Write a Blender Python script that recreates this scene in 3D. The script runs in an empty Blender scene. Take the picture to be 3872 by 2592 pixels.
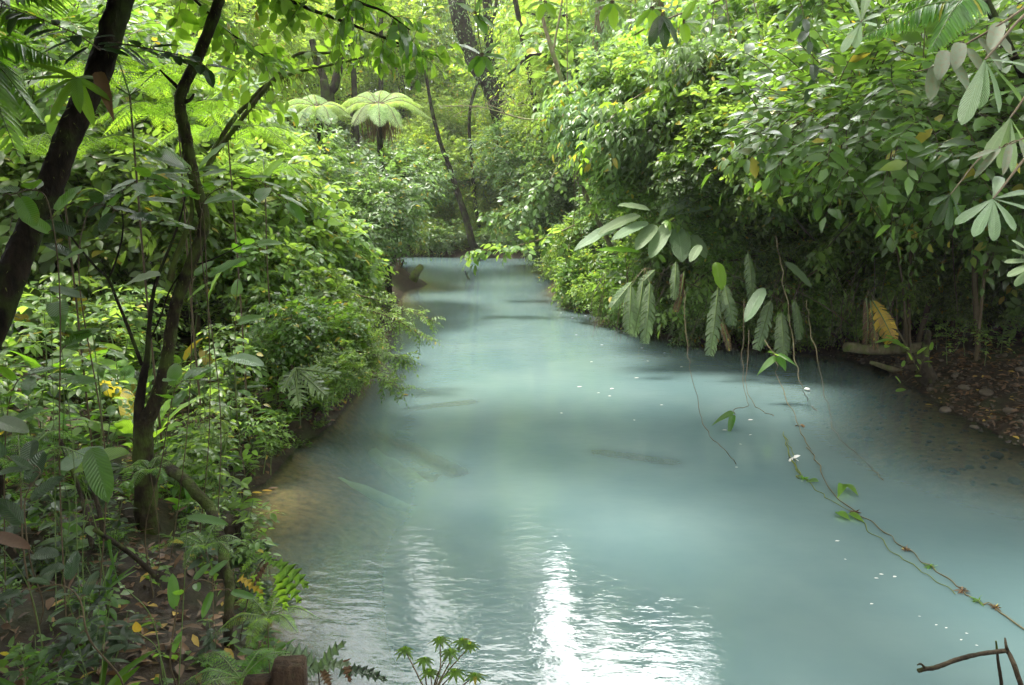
import bpy, math, random
import numpy as np
from math import radians as R_

# ------------------------------------------------------------------ camera, sky, sun, exposure
SC = bpy.context.scene
CAMZ = 3.5; PITCH = R_(11.4); FPX = 781.0
cam = bpy.data.cameras.new("camera"); camo = bpy.data.objects.new("camera", cam)
SC.collection.objects.link(camo); SC.camera = camo
camo.location = (0, 0, CAMZ); camo.rotation_euler = (math.pi/2 - PITCH, 0, 0)
cam.sensor_width = 36; cam.lens = 36*FPX/1024; cam.clip_start = .05; cam.clip_end = 1000
SUN_EL, SUN_AZ = R_(70), R_(-75)        # azimuth measured from +Y (ahead), negative = left
w = bpy.data.worlds.new("World"); SC.world = w; w.use_nodes = True
nt = w.node_tree; nt.nodes.clear()
sky = nt.nodes.new('ShaderNodeTexSky'); sky.sky_type = 'NISHITA'; sky.sun_disc = False
sky.sun_elevation = SUN_EL; sky.sun_rotation = SUN_AZ; sky.dust_density = 4; sky.air_density = 1.0
bgn = nt.nodes.new('ShaderNodeBackground'); bgn.inputs[1].default_value = .135
wo = nt.nodes.new('ShaderNodeOutputWorld')
tc = nt.nodes.new('ShaderNodeTexCoord'); nz = nt.nodes.new('ShaderNodeTexNoise'); nz.inputs['Scale'].default_value = 3.0
nz.inputs['Detail'].default_value = 5
mr = nt.nodes.new('ShaderNodeMapRange'); mr.inputs[1].default_value = .35; mr.inputs[2].default_value = .62
mr.inputs[3].default_value = .55; mr.inputs[4].default_value = 1.0
mxw = nt.nodes.new('ShaderNodeMix'); mxw.data_type = 'RGBA'; mxw.inputs[7].default_value = (15.5, 15.5, 15.0, 1)
nt.links.new(tc.outputs['Generated'], nz.inputs['Vector']); nt.links.new(nz.outputs[0], mr.inputs[0])
nt.links.new(mr.outputs[0], mxw.inputs[0]); nt.links.new(sky.outputs[0], mxw.inputs[6])
# a brighter patch of cloud added ahead to make the glare on the water
dt = nt.nodes.new('ShaderNodeVectorMath'); dt.operation = 'DOT_PRODUCT'
dt.inputs[1].default_value = (math.sin(R_(10))*math.cos(R_(34)), math.cos(R_(10))*math.cos(R_(34)), math.sin(R_(34)))
pw = nt.nodes.new('ShaderNodeMath'); pw.operation = 'POWER'; pw.inputs[1].default_value = 40; pw.use_clamp = False
mxz = nt.nodes.new('ShaderNodeMath'); mxz.operation = 'MAXIMUM'; mxz.inputs[1].default_value = 0
ma = nt.nodes.new('ShaderNodeMath'); ma.operation = 'MULTIPLY_ADD'; ma.inputs[1].default_value = 4.5; ma.inputs[2].default_value = .85
vs_ = nt.nodes.new('ShaderNodeVectorMath'); vs_.operation = 'SCALE'
nt.links.new(tc.outputs['Generated'], dt.inputs[0]); nt.links.new(dt.outputs['Value'], mxz.inputs[0]); nt.links.new(mxz.outputs[0], pw.inputs[0])
nt.links.new(pw.outputs[0], ma.inputs[0]); nt.links.new(mxw.outputs[2], vs_.inputs[0]); nt.links.new(ma.outputs[0], vs_.inputs['Scale'])
nt.links.new(vs_.outputs[0], bgn.inputs[0]); nt.links.new(bgn.outputs[0], wo.inputs[0])
sl = bpy.data.lights.new("sun", 'SUN'); sl.energy = 3.8; sl.angle = R_(13); sl.color = (1, .95, .84)
so = bpy.data.objects.new("sun", sl); SC.collection.objects.link(so)
so.rotation_euler = (math.pi/2 - SUN_EL, 0, math.pi - SUN_AZ)
so.location = (0, 0, 40)
SC.view_settings.view_transform = 'Standard'; SC.view_settings.look = 'None'
SC.view_settings.exposure = 1.6; SC.view_settings.gamma = 1
cy = SC.cycles
cy.max_bounces = 7; cy.diffuse_bounces = 4; cy.glossy_bounces = 3; cy.transmission_bounces = 4
cy.transparent_max_bounces = 8; cy.caustics_reflective = False; cy.caustics_refractive = False
cy.sample_clamp_indirect = 6; cy.volume_bounces = 0; cy.volume_max_steps = 64

# ------------------------------------------------------------------ helpers
rng = np.random.default_rng(7); random.seed(7)
Fw = np.array((0, math.cos(PITCH), -math.sin(PITCH))); Up = np.array((0, math.sin(PITCH), math.cos(PITCH)))
CAM = np.array((0, 0, CAMZ))
def ray(px, py):
    return Fw + np.array(((px-512)/FPX, 0, 0)) + Up*(-(py-342.5)/FPX)
def at(px, py, Y):                       # the world point seen there at distance Y ahead
    d = ray(px, py); return CAM + d*(Y/d[1])
def onz(px, py, z=0.0):
    d = ray(px, py); return CAM + d*((z-CAMZ)/d[2])
def mirror_at(px, py, Y):                # world point whose reflection in the water is seen there
    d = ray(px, py); p = CAM + d*(Y/d[1]); p[2] = -p[2]; return p
def project(p):
    v = np.asarray(p, float) - CAM; z = v @ Fw
    return 512+FPX*v[0]/max(z, .01), 342.5-FPX*(v @ Up)/max(z, .01)
def nrm(a): return a/np.maximum(np.linalg.norm(a, axis=-1, keepdims=True), 1e-9)
ZV = np.array((0, 0, 1.0))

class Geo:                               # accumulates arrays for ONE mesh
    def __init__(s): s.V = []; s.F = []; s.U = []; s.n = 0
    def add(s, V, F, U=None, mi=0):
        V = np.asarray(V, float).reshape(-1, 3); F = np.asarray(F, int)
        if len(V) == 0: return s
        s.V.append(V); s.F.append((F+s.n, mi)); s.U.append(np.zeros((len(V), 2)) if U is None else np.asarray(U).reshape(-1, 2))
        s.n += len(V); return s
    def merge(s, o, off=(0, 0, 0)):
        for V, U in zip(o.V, o.U): s.V.append(V+np.array(off)); s.U.append(U)
        for F, mi in o.F: s.F.append((F+s.n, mi))
        s.n += o.n; return s
    def mesh(s, name, mats, off=None, smooth=True):
        V = np.concatenate(s.V)
        if off is not None: V = V-np.asarray(off)
        U = np.concatenate(s.U); m = bpy.data.meshes.new(name)
        loops = np.concatenate([F.ravel() for F, _ in s.F])
        tot = np.concatenate([np.full(len(F), F.shape[1]) for F, _ in s.F])
        mi = np.concatenate([np.full(len(F), k) for F, k in s.F])
        st = np.concatenate(([0], np.cumsum(tot)[:-1]))
        m.vertices.add(len(V)); m.vertices.foreach_set('co', V.astype(np.float32).ravel())
        m.loops.add(len(loops)); m.loops.foreach_set('vertex_index', loops.astype(np.int32))
        m.polygons.add(len(tot)); m.polygons.foreach_set('loop_start', st.astype(np.int32))
        m.polygons.foreach_set('loop_total', tot.astype(np.int32))
        m.polygons.foreach_set('material_index', mi.astype(np.int32))
        m.polygons.foreach_set('use_smooth', np.full(len(tot), smooth))
        uv = m.uv_layers.new(name='UVMap'); uv.data.foreach_set('uv', U[loops].astype(np.float32).ravel())
        for x in (mats if isinstance(mats, (list, tuple)) else [mats]): m.materials.append(x)
        m.update(); m.validate(); return m

def link(o): SC.collection.objects.link(o); return o
def tag(o, label=None, cat=None, group=None, kind=None):
    if label: o['label'] = label
    if cat: o['category'] = cat
    if group: o['group'] = group
    if kind: o['kind'] = kind
    return o
AUTO = []                                # things whose label gets its place in a row: (object, text, zone, point)
def thing(name, label, cat, loc, group=None):
    o = link(bpy.data.objects.new(name, None)); o.location = [float(v) for v in loc]
    o.empty_display_size = .1
    return tag(o, label, cat, group)
def part(name, g, mats, root, label=None):           # g in world coordinates
    o = link(bpy.data.objects.new(name, g.mesh(name, mats, root.location))); o.parent = root
    if label: o['label'] = label
    return o
def sub(name, g, mats, par, root):
    o = link(bpy.data.objects.new(name, g.mesh(name, mats, root.location))); o.parent = par; return o
def single(name, g, mats, label, cat, loc=(0, 0, 0), group=None, smooth=True):
    o = link(bpy.data.objects.new(name, g.mesh(name, mats, loc, smooth))); o.location = [float(v) for v in loc]
    return tag(o, label, cat, group)
def struct(name, g, mats, kind='structure'):
    o = link(bpy.data.objects.new(name, g.mesh(name, mats))); o['kind'] = kind; return o

def spline(P, k=6):                      # Catmull-Rom through the points
    P = np.asarray(P, float)
    if len(P) < 3: return np.array([P[0]+(P[-1]-P[0])*t for t in np.linspace(0, 1, k+1)])
    Q = np.vstack((2*P[0]-P[1], P, 2*P[-1]-P[-2])); out = []
    for i in range(1, len(Q)-2):
        a, b, c, d = Q[i-1:i+3]
        for t in np.linspace(0, 1, k, endpoint=False):
            out.append(.5*((2*b)+(-a+c)*t+(2*a-5*b+4*c-d)*t*t+(-a+3*b-3*c+d)*t**3))
    out.append(P[-1]); return np.array(out)
def tube(P, r, sides=8, k=6, lump=0.0, smooth=True, g=None, mi=0):
    g = g or Geo(); n0 = len(P); P = spline(P, k) if smooth else np.asarray(P, float)
    r = np.interp(np.linspace(0, 1, len(P)), np.linspace(0, 1, max(len(np.atleast_1d(r)), 2)), np.resize(np.atleast_1d(r), max(len(np.atleast_1d(r)), 2)))
    T = nrm(np.gradient(P, axis=0)); ref = np.array((.31, .87, .2)) if abs(T[0] @ np.array((.31, .87, .2))) < .9 else np.array((1., 0, 0))
    A = nrm(np.cross(T, ref)); B = np.cross(T, A)
    an = np.linspace(0, 2*math.pi, sides, endpoint=False)
    rr = r[:, None]*(1+lump*rng.normal(size=(len(P), sides))*.5)
    V = P[:, None]+rr[..., None]*(np.cos(an)[None, :, None]*A[:, None]+np.sin(an)[None, :, None]*B[:, None])
    n = len(P); idx = np.arange(n*sides).reshape(n, sides)
    F = np.stack((idx[:-1], np.roll(idx[:-1], -1, 1), np.roll(idx[1:], -1, 1), idx[1:]), -1).reshape(-1, 4)
    U = np.stack(np.broadcast_arrays(np.linspace(0, 1, n)[:, None], (an/6.283)[None]), -1)
    g.add(V, F, U, mi)
    for e, q in ((0, -1), (-1, 1)):      # closed ends
        ring = V[e]; c = ring.mean(0)+T[e]*r[e]*.4*q
        Vc = np.vstack((ring, c)); a = np.arange(sides); b = np.roll(a, -1)
        f = np.stack((a, b, np.full(sides, sides)), -1); g.add(Vc, f if q > 0 else f[:, ::-1], None, mi)
    return g

PROF = {
 'oval':  ([0, .35, .7, 1], [.08, 1, .75, .03]),
 'oval6': ([0, .12, .32, .55, .78, .92, 1], [.06, .55, .95, 1, .68, .28, .02]),
 'heart': ([0, .06, .25, .5, .75, .92, 1], [.45, .85, 1, .82, .45, .15, .02]),
 'lance': ([0, .2, .5, .8, 1], [.12, .8, 1, .55, .03]),
 'obov':  ([0, .2, .45, .7, .88, .96, 1], [.08, .35, .72, 1, .85, .5, .12]),
 'strap': ([0, .3, .7, 1], [.5, 1, .8, .05]),
 'big':   ([0, .04, .12, .25, .4, .55, .7, .82, .91, .97, 1], [.05, .45, .78, .95, 1, .98, .88, .68, .42, .18, .02]),
}
def leaves(g, B, D, N, L, W, prof='oval', droop=.25, fold=.2, wave=0, cols=3, mi=0):
    B, D, N = (np.asarray(a, float).reshape(-1, 3) for a in (B, D, N)); n = len(B)
    L = np.broadcast_to(L, (n,)).astype(float); W = np.broadcast_to(W, (n,)).astype(float)
    D = nrm(D); S = nrm(np.cross(D, N)); N = np.cross(S, D)
    if prof == 'tiny':
        dr = (L*droop)[:, None]*N
        V = np.stack((B, B+D*(L*.45)[:, None]+S*(W*.5)[:, None]+N*(W*fold)[:, None]-dr*.2,
                      B+D*L[:, None]-dr, B+D*(L*.45)[:, None]-S*(W*.5)[:, None]+N*(W*fold)[:, None]-dr*.2), 1)
        F = np.array([[0, 1, 2], [0, 2, 3]]); U = np.array([[0, .5], [.45, 1], [1, .5], [.45, 0]]); K = 4
    else:
        u, wd = (np.array(a, float) for a in PROF[prof]); v = np.linspace(-1, 1, cols); R, C = len(u), len(v); K = R*C
        wv = 0
        if wave: wv = wave*np.sin(u[None, :, None]*19+rng.uniform(0, 6, (n, 1, 1)))*np.abs(v)[None, None]
        hh = -(droop*u**2)[None, :, None]*L[:, None, None]+(fold*np.abs(v)[None, None]**1.3*wd[None, :, None]+wv)*W[:, None, None]*.5
        V = B[:, None, None]+D[:, None, None]*(L[:, None]*u)[..., None, None]\
            + S[:, None, None]*(W[:, None, None]*.5*wd[None, :, None]*v[None, None])[..., None]+N[:, None, None]*hh[..., None]
        i = np.arange(K).reshape(R, C)
        F = np.stack((i[:-1, :-1], i[:-1, 1:], i[1:, 1:], i[1:, :-1]), -1).reshape(-1, 4)
        U = np.stack(np.broadcast_arrays(u[:, None], (v[None]+1)/2), -1).reshape(-1, 2)
    F = (F[None]+(np.arange(n)*K)[:, None, None]).reshape(-1, F.shape[1])
    g.add(V.reshape(-1, 3), F, np.tile(U, (n, 1)), mi); return g

def sprays(g, P, D, Ls, nl, lL, lW, prof='tiny', sag=.25, ang=60, droop=.25, hang=0, jit=.3, twig=.004, twmi=1, lvar=.25):
    P = np.asarray(P, float).reshape(-1, 3); D = nrm(np.asarray(D, float).reshape(-1, 3)); m = len(P)
    Ls = np.broadcast_to(Ls, (m,)).astype(float)
    t = (np.arange(nl)+1.0)/nl
    C = P[:, None]+D[:, None]*(Ls[:, None]*t)[..., None]-ZV*(Ls[:, None]*sag*t**2)[..., None]
    T = nrm(D[:, None]-ZV*(2*sag*t)[None, :, None])
    S = nrm(np.cross(T, ZV+rng.normal(0, .25, (m, 1, 3)))); N = np.cross(S, T)
    a = np.full(nl, R_(ang)); a[-1] = 0; sg = np.where(np.arange(nl) % 2, 1., -1.)
    d = T*np.cos(a)[None, :, None]+S*(np.sin(a)*sg)[None, :, None]-ZV*hang+rng.normal(0, jit*.6, (m, nl, 3))
    n = N+rng.normal(0, jit, (m, nl, 3)); n[..., 2] = np.abs(n[..., 2])
    sz = (1+rng.normal(0, lvar, (m, nl))).clip(.45, 1.6)*np.interp(t, [0, .5, 1], [.75, 1, .8])[None]
    leaves(g, C, d, n, (lL*sz).ravel(), (lW*sz).ravel(), prof, droop)
    if twig:
        q = np.linspace(0, 1, 4); Q = P[:, None]+D[:, None]*(Ls[:, None]*q)[..., None]-ZV*(Ls[:, None]*sag*q**2)[..., None]
        S2 = nrm(np.cross(D, ZV+rng.normal(0, .2, (m, 3))))[:, None]; N2 = nrm(np.cross(S2[:, 0], D))[:, None]
        r = (twig*np.array([1, .8, .6, .3]))[None, :, None]
        V = np.stack((Q+S2*r, Q-S2*r*.5+N2*r*.9, Q-S2*r*.5-N2*r*.9), 2)      # m,4,3sides,3
        i = np.arange(12).reshape(4, 3)
        F = np.stack((i[:-1], np.roll(i[:-1], -1, 1), np.roll(i[1:], -1, 1), i[1:]), -1).reshape(-1, 4)
        F = (F[None]+(np.arange(m)*12)[:, None, None]).reshape(-1, 4); g.add(V.reshape(-1, 3), F, None, twmi)
    return g

def crown(lobes, ns, Ls, nl, lL, lW, prof='tiny', out=1.0, up=.3, rnd=.5, rmin=.55, **kw):
    g = Geo(); lobes = np.asarray(lobes, float)
    ar = lobes[:, 3]*lobes[:, 4]; k = rng.choice(len(lobes), ns, p=ar/ar.sum())
    o = nrm(rng.normal(size=(ns, 3))); rad = rng.uniform(rmin**2, 1, ns)**.5
    P = lobes[k, :3]+o*lobes[k, 3:6]*rad[:, None]
    D = o*out+rng.normal(0, rnd, (ns, 3)); D[:, 2] += up
    return sprays(g, P, D, rng.uniform(.6, 1.3, ns)*Ls, nl, lL, lW, prof, **kw)
def rand_lobes(n, R=1.0, r=(.35, .6), flat=.75, seed=1):
    q = np.random.default_rng(seed); o = nrm(q.normal(size=(n, 3)))*q.uniform(.2, .8, (n, 1))*R
    o[:, 2] *= flat; s = q.uniform(*r, n)*R
    return np.column_stack((o, s, s, s*flat))
def limbs(lobes, root, r0, g=None, n=None):
    g = g or Geo()
    for L in lobes[:n]:
        c = np.array(L[:3]); m = (c+root)/2+rng.normal(0, .08, 3)*np.linalg.norm(c-root)
        tube([root, m, c], [r0, r0*.6, r0*.2], 5, 4, g=g)
    return g

# ------------------------------------------------------------------ materials
def newmat(name):
    m = bpy.data.materials.new(name); m.use_nodes = True; t = m.node_tree; t.nodes.clear()
    o = t.nodes.new('ShaderNodeOutputMaterial'); return m, t, o
def N_(t, typ, **kw):
    n = t.nodes.new(typ)
    for k, v in kw.items():
        if k.startswith('i_'):
            k = k[2:]; n.inputs[int(k) if k.isdigit() else k].default_value = v
        else: setattr(n, k, v)
    return n
def ramp(t, src, stops):
    r = t.nodes.new('ShaderNodeValToRGB'); e = r.color_ramp.elements
    while len(e) < len(stops): e.new(.5)
    for x, (p, c) in zip(e, stops): x.position = p; x.color = (*c, 1)
    t.links.new(src, r.inputs[0]); return r.outputs[0]
def mixc(t, f, a, b, mode='MIX'):
    n = t.nodes.new('ShaderNodeMix'); n.data_type = 'RGBA'; n.blend_type = mode
    for i, v in ((0, f), (6, a), (7, b)):
        if hasattr(v, 'links'): t.links.new(v, n.inputs[i])
        else: n.inputs[i].default_value = v if i == 0 else (*v, 1)
    return n.outputs[2]
def leafmat(name, dark, light, trans, tf=.4, rough=.42, odd=(.30, .26, .03), oddp=.02, vein=0, spots=0, back=None, spec=.5):
    m, t, o = newmat(name)
    geo = N_(t, 'ShaderNodeNewGeometry'); oi = N_(t, 'ShaderNodeObjectInfo')
    c = ramp(t, geo.outputs['Random Per Island'], [(0, dark), (.55, tuple((a+b)/2 for a, b in zip(dark, light))), (1-oddp-.01, light), (1-oddp, odd)])
    tr = ramp(t, geo.outputs['Random Per Island'], [(0, tuple(v*.6 for v in trans)), (.6, trans), (1-oddp-.01, tuple(min(1, v*1.25) for v in trans)), (1-oddp, (.75, .6, .05))])
    hs = N_(t, 'ShaderNodeHueSaturation'); mr1 = N_(t, 'ShaderNodeMapRange', i_3=.78, i_4=1.22)
    t.links.new(oi.outputs['Random'], mr1.inputs[0]); t.links.new(mr1.outputs[0], hs.inputs['Value'])
    mh = N_(t, 'ShaderNodeMapRange', i_3=.488, i_4=.512); t.links.new(oi.outputs['Random'], mh.inputs[0]); t.links.new(mh.outputs[0], hs.inputs['Hue'])
    nzt = N_(t, 'ShaderNodeTexNoise', i_Scale=55.0, i_Detail=4.0)
    tcn = N_(t, 'ShaderNodeTexCoord'); t.links.new(tcn.outputs['Object'], nzt.inputs['Vector'])
    c = mixc(t, .35, c, ramp(t, nzt.outputs[0], [(.3, (.35, .35, .35)), (.7, (1, 1, 1))]), 'MULTIPLY') if spots == 0 else \
        mixc(t, ramp(t, nzt.outputs[0], [(.5, (0, 0, 0)), (.64, (1, 1, 1))]), c, (.10, .085, .045))
    nb = N_(t, 'ShaderNodeTexNoise', i_Scale=9.0, i_Detail=5.0, i_Roughness=.7); t.links.new(tcn.outputs['Object'], nb.inputs['Vector'])
    c = mixc(t, ramp(t, nb.outputs[0], [(.60, (0, 0, 0)), (.72, (.55, .55, .55))]), c, (.16, .13, .03))
    if back:
        c = mixc(t, geo.outputs['Backfacing'], c, back)
    t.links.new(c, hs.inputs['Color'])
    p = N_(t, 'ShaderNodeBsdfPrincipled', i_Roughness=rough); p.inputs['Specular IOR Level'].default_value = spec
    t.links.new(hs.outputs[0], p.inputs['Base Color'])
    tl = N_(t, 'ShaderNodeBsdfTranslucent'); t.links.new(tr, tl.inputs[0])
    if vein:
        uv = N_(t, 'ShaderNodeUVMap'); sp = N_(t, 'ShaderNodeSeparateXYZ'); t.links.new(uv.outputs[0], sp.inputs[0])
        ab = N_(t, 'ShaderNodeMath', operation='SUBTRACT', i_1=.5); t.links.new(sp.outputs[1], ab.inputs[0])
        a2 = N_(t, 'ShaderNodeMath', operation='ABSOLUTE'); t.links.new(ab.outputs[0], a2.inputs[0])
        # side veins: sin((u - |v|*k)*n)
        k = N_(t, 'ShaderNodeMath', operation='MULTIPLY_ADD', i_1=-.45); t.links.new(a2.outputs[0], k.inputs[0]); t.links.new(sp.outputs[0], k.inputs[2])
        s = N_(t, 'ShaderNodeMath', operation='MULTIPLY', i_1=float(vein)); t.links.new(k.outputs[0], s.inputs[0])
        sn = N_(t, 'ShaderNodeMath', operation='SINE'); t.links.new(s.outputs[0], sn.inputs[0])
        vs = N_(t, 'ShaderNodeMapRange', i_1=.8, i_2=1.0); t.links.new(sn.outputs[0], vs.inputs[0])
        mid = N_(t, 'ShaderNodeMapRange', i_1=.028, i_2=.01); t.links.new(a2.outputs[0], mid.inputs[0])
        mx = N_(t, 'ShaderNodeMath', operation='MAXIMUM'); t.links.new(vs.outputs[0], mx.inputs[0]); t.links.new(mid.outputs[0], mx.inputs[1])
        fv = N_(t, 'ShaderNodeMath', operation='MULTIPLY', i_1=.45); t.links.new(mx.outputs[0], fv.inputs[0])
        c2 = mixc(t, fv.outputs[0], hs.outputs[0], tuple(min(1, v*2.0+.02) for v in light)); t.links.new(c2, p.inputs['Base Color'])
        bp = N_(t, 'ShaderNodeBump', i_Strength=.55, i_Distance=.004)
        t.links.new(sn.outputs[0], bp.inputs['Height']); t.links.new(bp.outputs[0], p.inputs['Normal'])
        t3 = mixc(t, fv.outputs[0], tr, (.1, .2, .02)); t.links.new(t3, tl.inputs[0])
    mx = N_(t, 'ShaderNodeMixShader', i_0=tf); t.links.new(p.outputs[0], mx.inputs[1]); t.links.new(tl.outputs[0], mx.inputs[2])
    t.links.new(mx.outputs[0], o.inputs[0]); return m
def barkmat(name, a, b, moss=(.07, .10, .02), mf=.5, scale=14, rough=.85):
    m, t, o = newmat(name); tcn = N_(t, 'ShaderNodeTexCoord')
    n1 = N_(t, 'ShaderNodeTexNoise', i_Scale=float(scale), i_Detail=8.0, i_Roughness=.65)
    mp = N_(t, 'ShaderNodeMapping'); mp.inputs['Scale'].default_value = (1, 1, .35)
    t.links.new(tcn.outputs['Object'], mp.inputs[0]); t.links.new(mp.outputs[0], n1.inputs['Vector'])
    n2 = N_(t, 'ShaderNodeTexNoise', i_Scale=scale*.35, i_Detail=6.0); t.links.new(tcn.outputs['Object'], n2.inputs['Vector'])
    c = ramp(t, n1.outputs[0], [(.35, a), (.7, b)])
    f = ramp(t, n2.outputs[0], [(.62-mf*.3, (0, 0, 0)), (.72-mf*.2, (1, 1, 1))])
    c = mixc(t, f, c, moss)
    p = N_(t, 'ShaderNodeBsdfPrincipled', i_Roughness=rough); t.links.new(c, p.inputs['Base Color']); p.inputs['Specular IOR Level'].default_value = .12
    bp = N_(t, 'ShaderNodeBump', i_Strength=1, i_Distance=.05); t.links.new(n1.outputs[0], bp.inputs['Height'])
    t.links.new(bp.outputs[0], p.inputs['Normal']); t.links.new(p.outputs[0], o.inputs[0]); return m
def plain(name, a, b, scale=30, rough=.7, bump=.3, spec=.3):
    m, t, o = newmat(name); tcn = N_(t, 'ShaderNodeTexCoord'); geo = N_(t, 'ShaderNodeNewGeometry')
    n1 = N_(t, 'ShaderNodeTexNoise', i_Scale=float(scale), i_Detail=6.0); t.links.new(tcn.outputs['Object'], n1.inputs['Vector'])
    ad = N_(t, 'ShaderNodeMath', operation='MULTIPLY_ADD', i_1=.5); t.links.new(geo.outputs['Random Per Island'], ad.inputs[0]); 
    hf = N_(t, 'ShaderNodeMath', operation='MULTIPLY', i_1=.6); t.links.new(n1.outputs[0], hf.inputs[0]); t.links.new(hf.outputs[0], ad.inputs[2])
    c = ramp(t, ad.outputs[0], [(.2, a), (.75, b)])
    p = N_(t, 'ShaderNodeBsdfPrincipled', i_Roughness=rough); p.inputs['Specular IOR Level'].default_value = spec
    t.links.new(c, p.inputs['Base Color'])
    bp = N_(t, 'ShaderNodeBump', i_Strength=bump, i_Distance=.01); t.links.new(n1.outputs[0], bp.inputs['Height'])
    t.links.new(bp.outputs[0], p.inputs['Normal']); t.links.new(p.outputs[0], o.inputs[0]); return m

M = {}
M['mid']   = leafmat('leaf_mid', (.025, .06, .012), (.09, .17, .035), (.30, .55, .05), .36, .4)
M['fresh'] = leafmat('leaf_fresh', (.042, .10, .018), (.13, .225, .045), (.40, .62, .08), .42, .4, oddp=.012)
M['cool']  = leafmat('leaf_cool', (.04, .09, .026), (.14, .23, .085), (.30, .52, .10), .32, .33)
M['far']   = leafmat('leaf_far', (.05, .10, .015), (.17, .26, .045), (.50, .72, .10), .46, .45, oddp=.012)
M['farlime'] = leafmat('leaf_far_lime', (.06, .12, .015), (.2, .3, .04), (.55, .8, .08), .48, .45, oddp=.04)
M['big']   = leafmat('leaf_big', (.025, .07, .015), (.07, .15, .03), (.28, .6, .03), .4, .33, vein=90, oddp=.02)
M['lime']  = leafmat('leaf_lime', (.06, .14, .012), (.13, .24, .025), (.44, .74, .05), .52, .36, vein=90, oddp=.02, odd=(.4, .3, .03))
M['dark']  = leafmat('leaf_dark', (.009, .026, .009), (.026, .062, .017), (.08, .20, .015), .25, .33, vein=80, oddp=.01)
M['banana'] = leafmat('leaf_banana', (.13, .19, .10), (.20, .27, .15), (.32, .48, .16), .33, .38, vein=170, oddp=.01)
M['pale']  = leafmat('leaf_pale', (.09, .15, .085), (.15, .22, .125), (.3, .5, .12), .25, .5, vein=120, oddp=.01)
M['greyleaf'] = leafmat('leaf_grey_spotted', (.06, .09, .05), (.10, .13, .075), (.2, .3, .1), .2, .55, spots=1)
M['fern']  = leafmat('leaf_fern', (.09, .19, .02), (.17, .3, .035), (.5, .85, .05), .5, .5, oddp=.0)
M['treefern'] = leafmat('leaf_treefern', (.13, .22, .06), (.22, .31, .11), (.5, .7, .15), .4, .5, oddp=.0)
M['palm']  = leafmat('leaf_palm', (.035, .10, .012), (.08, .19, .03), (.35, .7, .04), .4, .35, oddp=.01)
M['yellow'] = leafmat('leaf_yellow', (.35, .24, .02), (.5, .33, .03), (.8, .5, .04), .35, .5, vein=110, oddp=.3, odd=(.25, .12, .03))
M['brown'] = leafmat('leaf_brown', (.04, .022, .010), (.17, .095, .04), (.25, .12, .04), .12, .7, oddp=.04, odd=(.38, .26, .04))
M['bark']  = barkmat('bark_mossy', (.005, .004, .003), (.032, .024, .016), moss=(.03, .045, .01), mf=.45)
M['barkm'] = barkmat('bark_very_mossy', (.03, .025, .012), (.09, .08, .04), (.085, .12, .025), .9, 18)
M['bark2'] = barkmat('bark_dark_mossy', (.010, .008, .005), (.045, .036, .02), (.05, .07, .015), .6, 18)
M['pbark'] = barkmat('bark_pale', (.09, .075, .045), (.22, .19, .12), (.12, .15, .05), .45, 12)
M['twig']  = plain('twig', (.03, .022, .014), (.10, .075, .04), 20)
M['gstem'] = plain('green_stem', (.05, .09, .02), (.12, .18, .05), 20, .5)
M['vine']  = plain('vine_stem', (.045, .038, .02), (.13, .11, .055), 15)
M['moss']  = plain('moss', (.05, .07, .012), (.14, .17, .03), 60, .95)
M['stone'] = plain('stone', (.018, .014, .010), (.075, .06, .043), 25, .6, .5)
M['wood']  = barkmat('post_wood', (.03, .02, .014), (.13, .085, .055), (.06, .06, .03), .15, 30, .7)
M['petal'] = plain('petal_white', (.35, .34, .33), (.6, .59, .58), 30, .6)
M['root']  = barkmat('root', (.015, .012, .009), (.05, .04, .026), mf=.3)
M['sunk']  = plain('sunken_wood', (.22, .26, .10), (.40, .42, .18), 12, .9)

# ------------------------------------------------------------------ river outline and terrain
left_px = [(232, 560), (243, 520), (228, 503), (262, 482), (290, 452), (330, 425), (352, 400), (372, 365), (385, 330), (396, 305), (404, 291), (428, 284), (408, 279), (402, 268)]
right_px = [(548, 258), (556, 270), (552, 290), (575, 308), (620, 322), (670, 334), (720, 345), (780, 350), (830, 356), (880, 368), (915, 388), (950, 408), (990, 428), (1024, 447)]
Lb = [onz(*p)[:2] for p in left_px]; Rb = [onz(*p)[:2] for p in right_px]
poly = np.array([(38, -4), (12, -.5), (5, 1.6), (1.5, 2.7), (-.6, 3.9), (-1.5, 4.8)] + [tuple(p) for p in Lb]
                + [(-7, 34), (-14, 32), (-40, 30), (-40, 40), (-14, 40.5), (-4, 39)] + [(0, 38.3)] + [tuple(p) for p in Rb] + [(11, 8.4), (18, 7.2), (38, 6)])
def sdist(x, y):                         # >0 on land
    x = np.asarray(x, float); y = np.asarray(y, float); d = np.full(x.shape, 1e9); ins = np.zeros(x.shape, bool)
    for i in range(len(poly)):
        a, b = poly[i-1], poly[i]; e = b-a; t = (((x-a[0])*e[0]+(y-a[1])*e[1])/(e@e)).clip(0, 1)
        d = np.minimum(d, np.hypot(x-a[0]-t*e[0], y-a[1]-t*e[1]))
        c = ((a[1] > y) != (b[1] > y)); xs = a[0]+(y-a[1])/(e[1] if e[1] else 1e-9)*e[0]; ins ^= c & (x < xs)
    return np.where(ins, -d, d)
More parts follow.
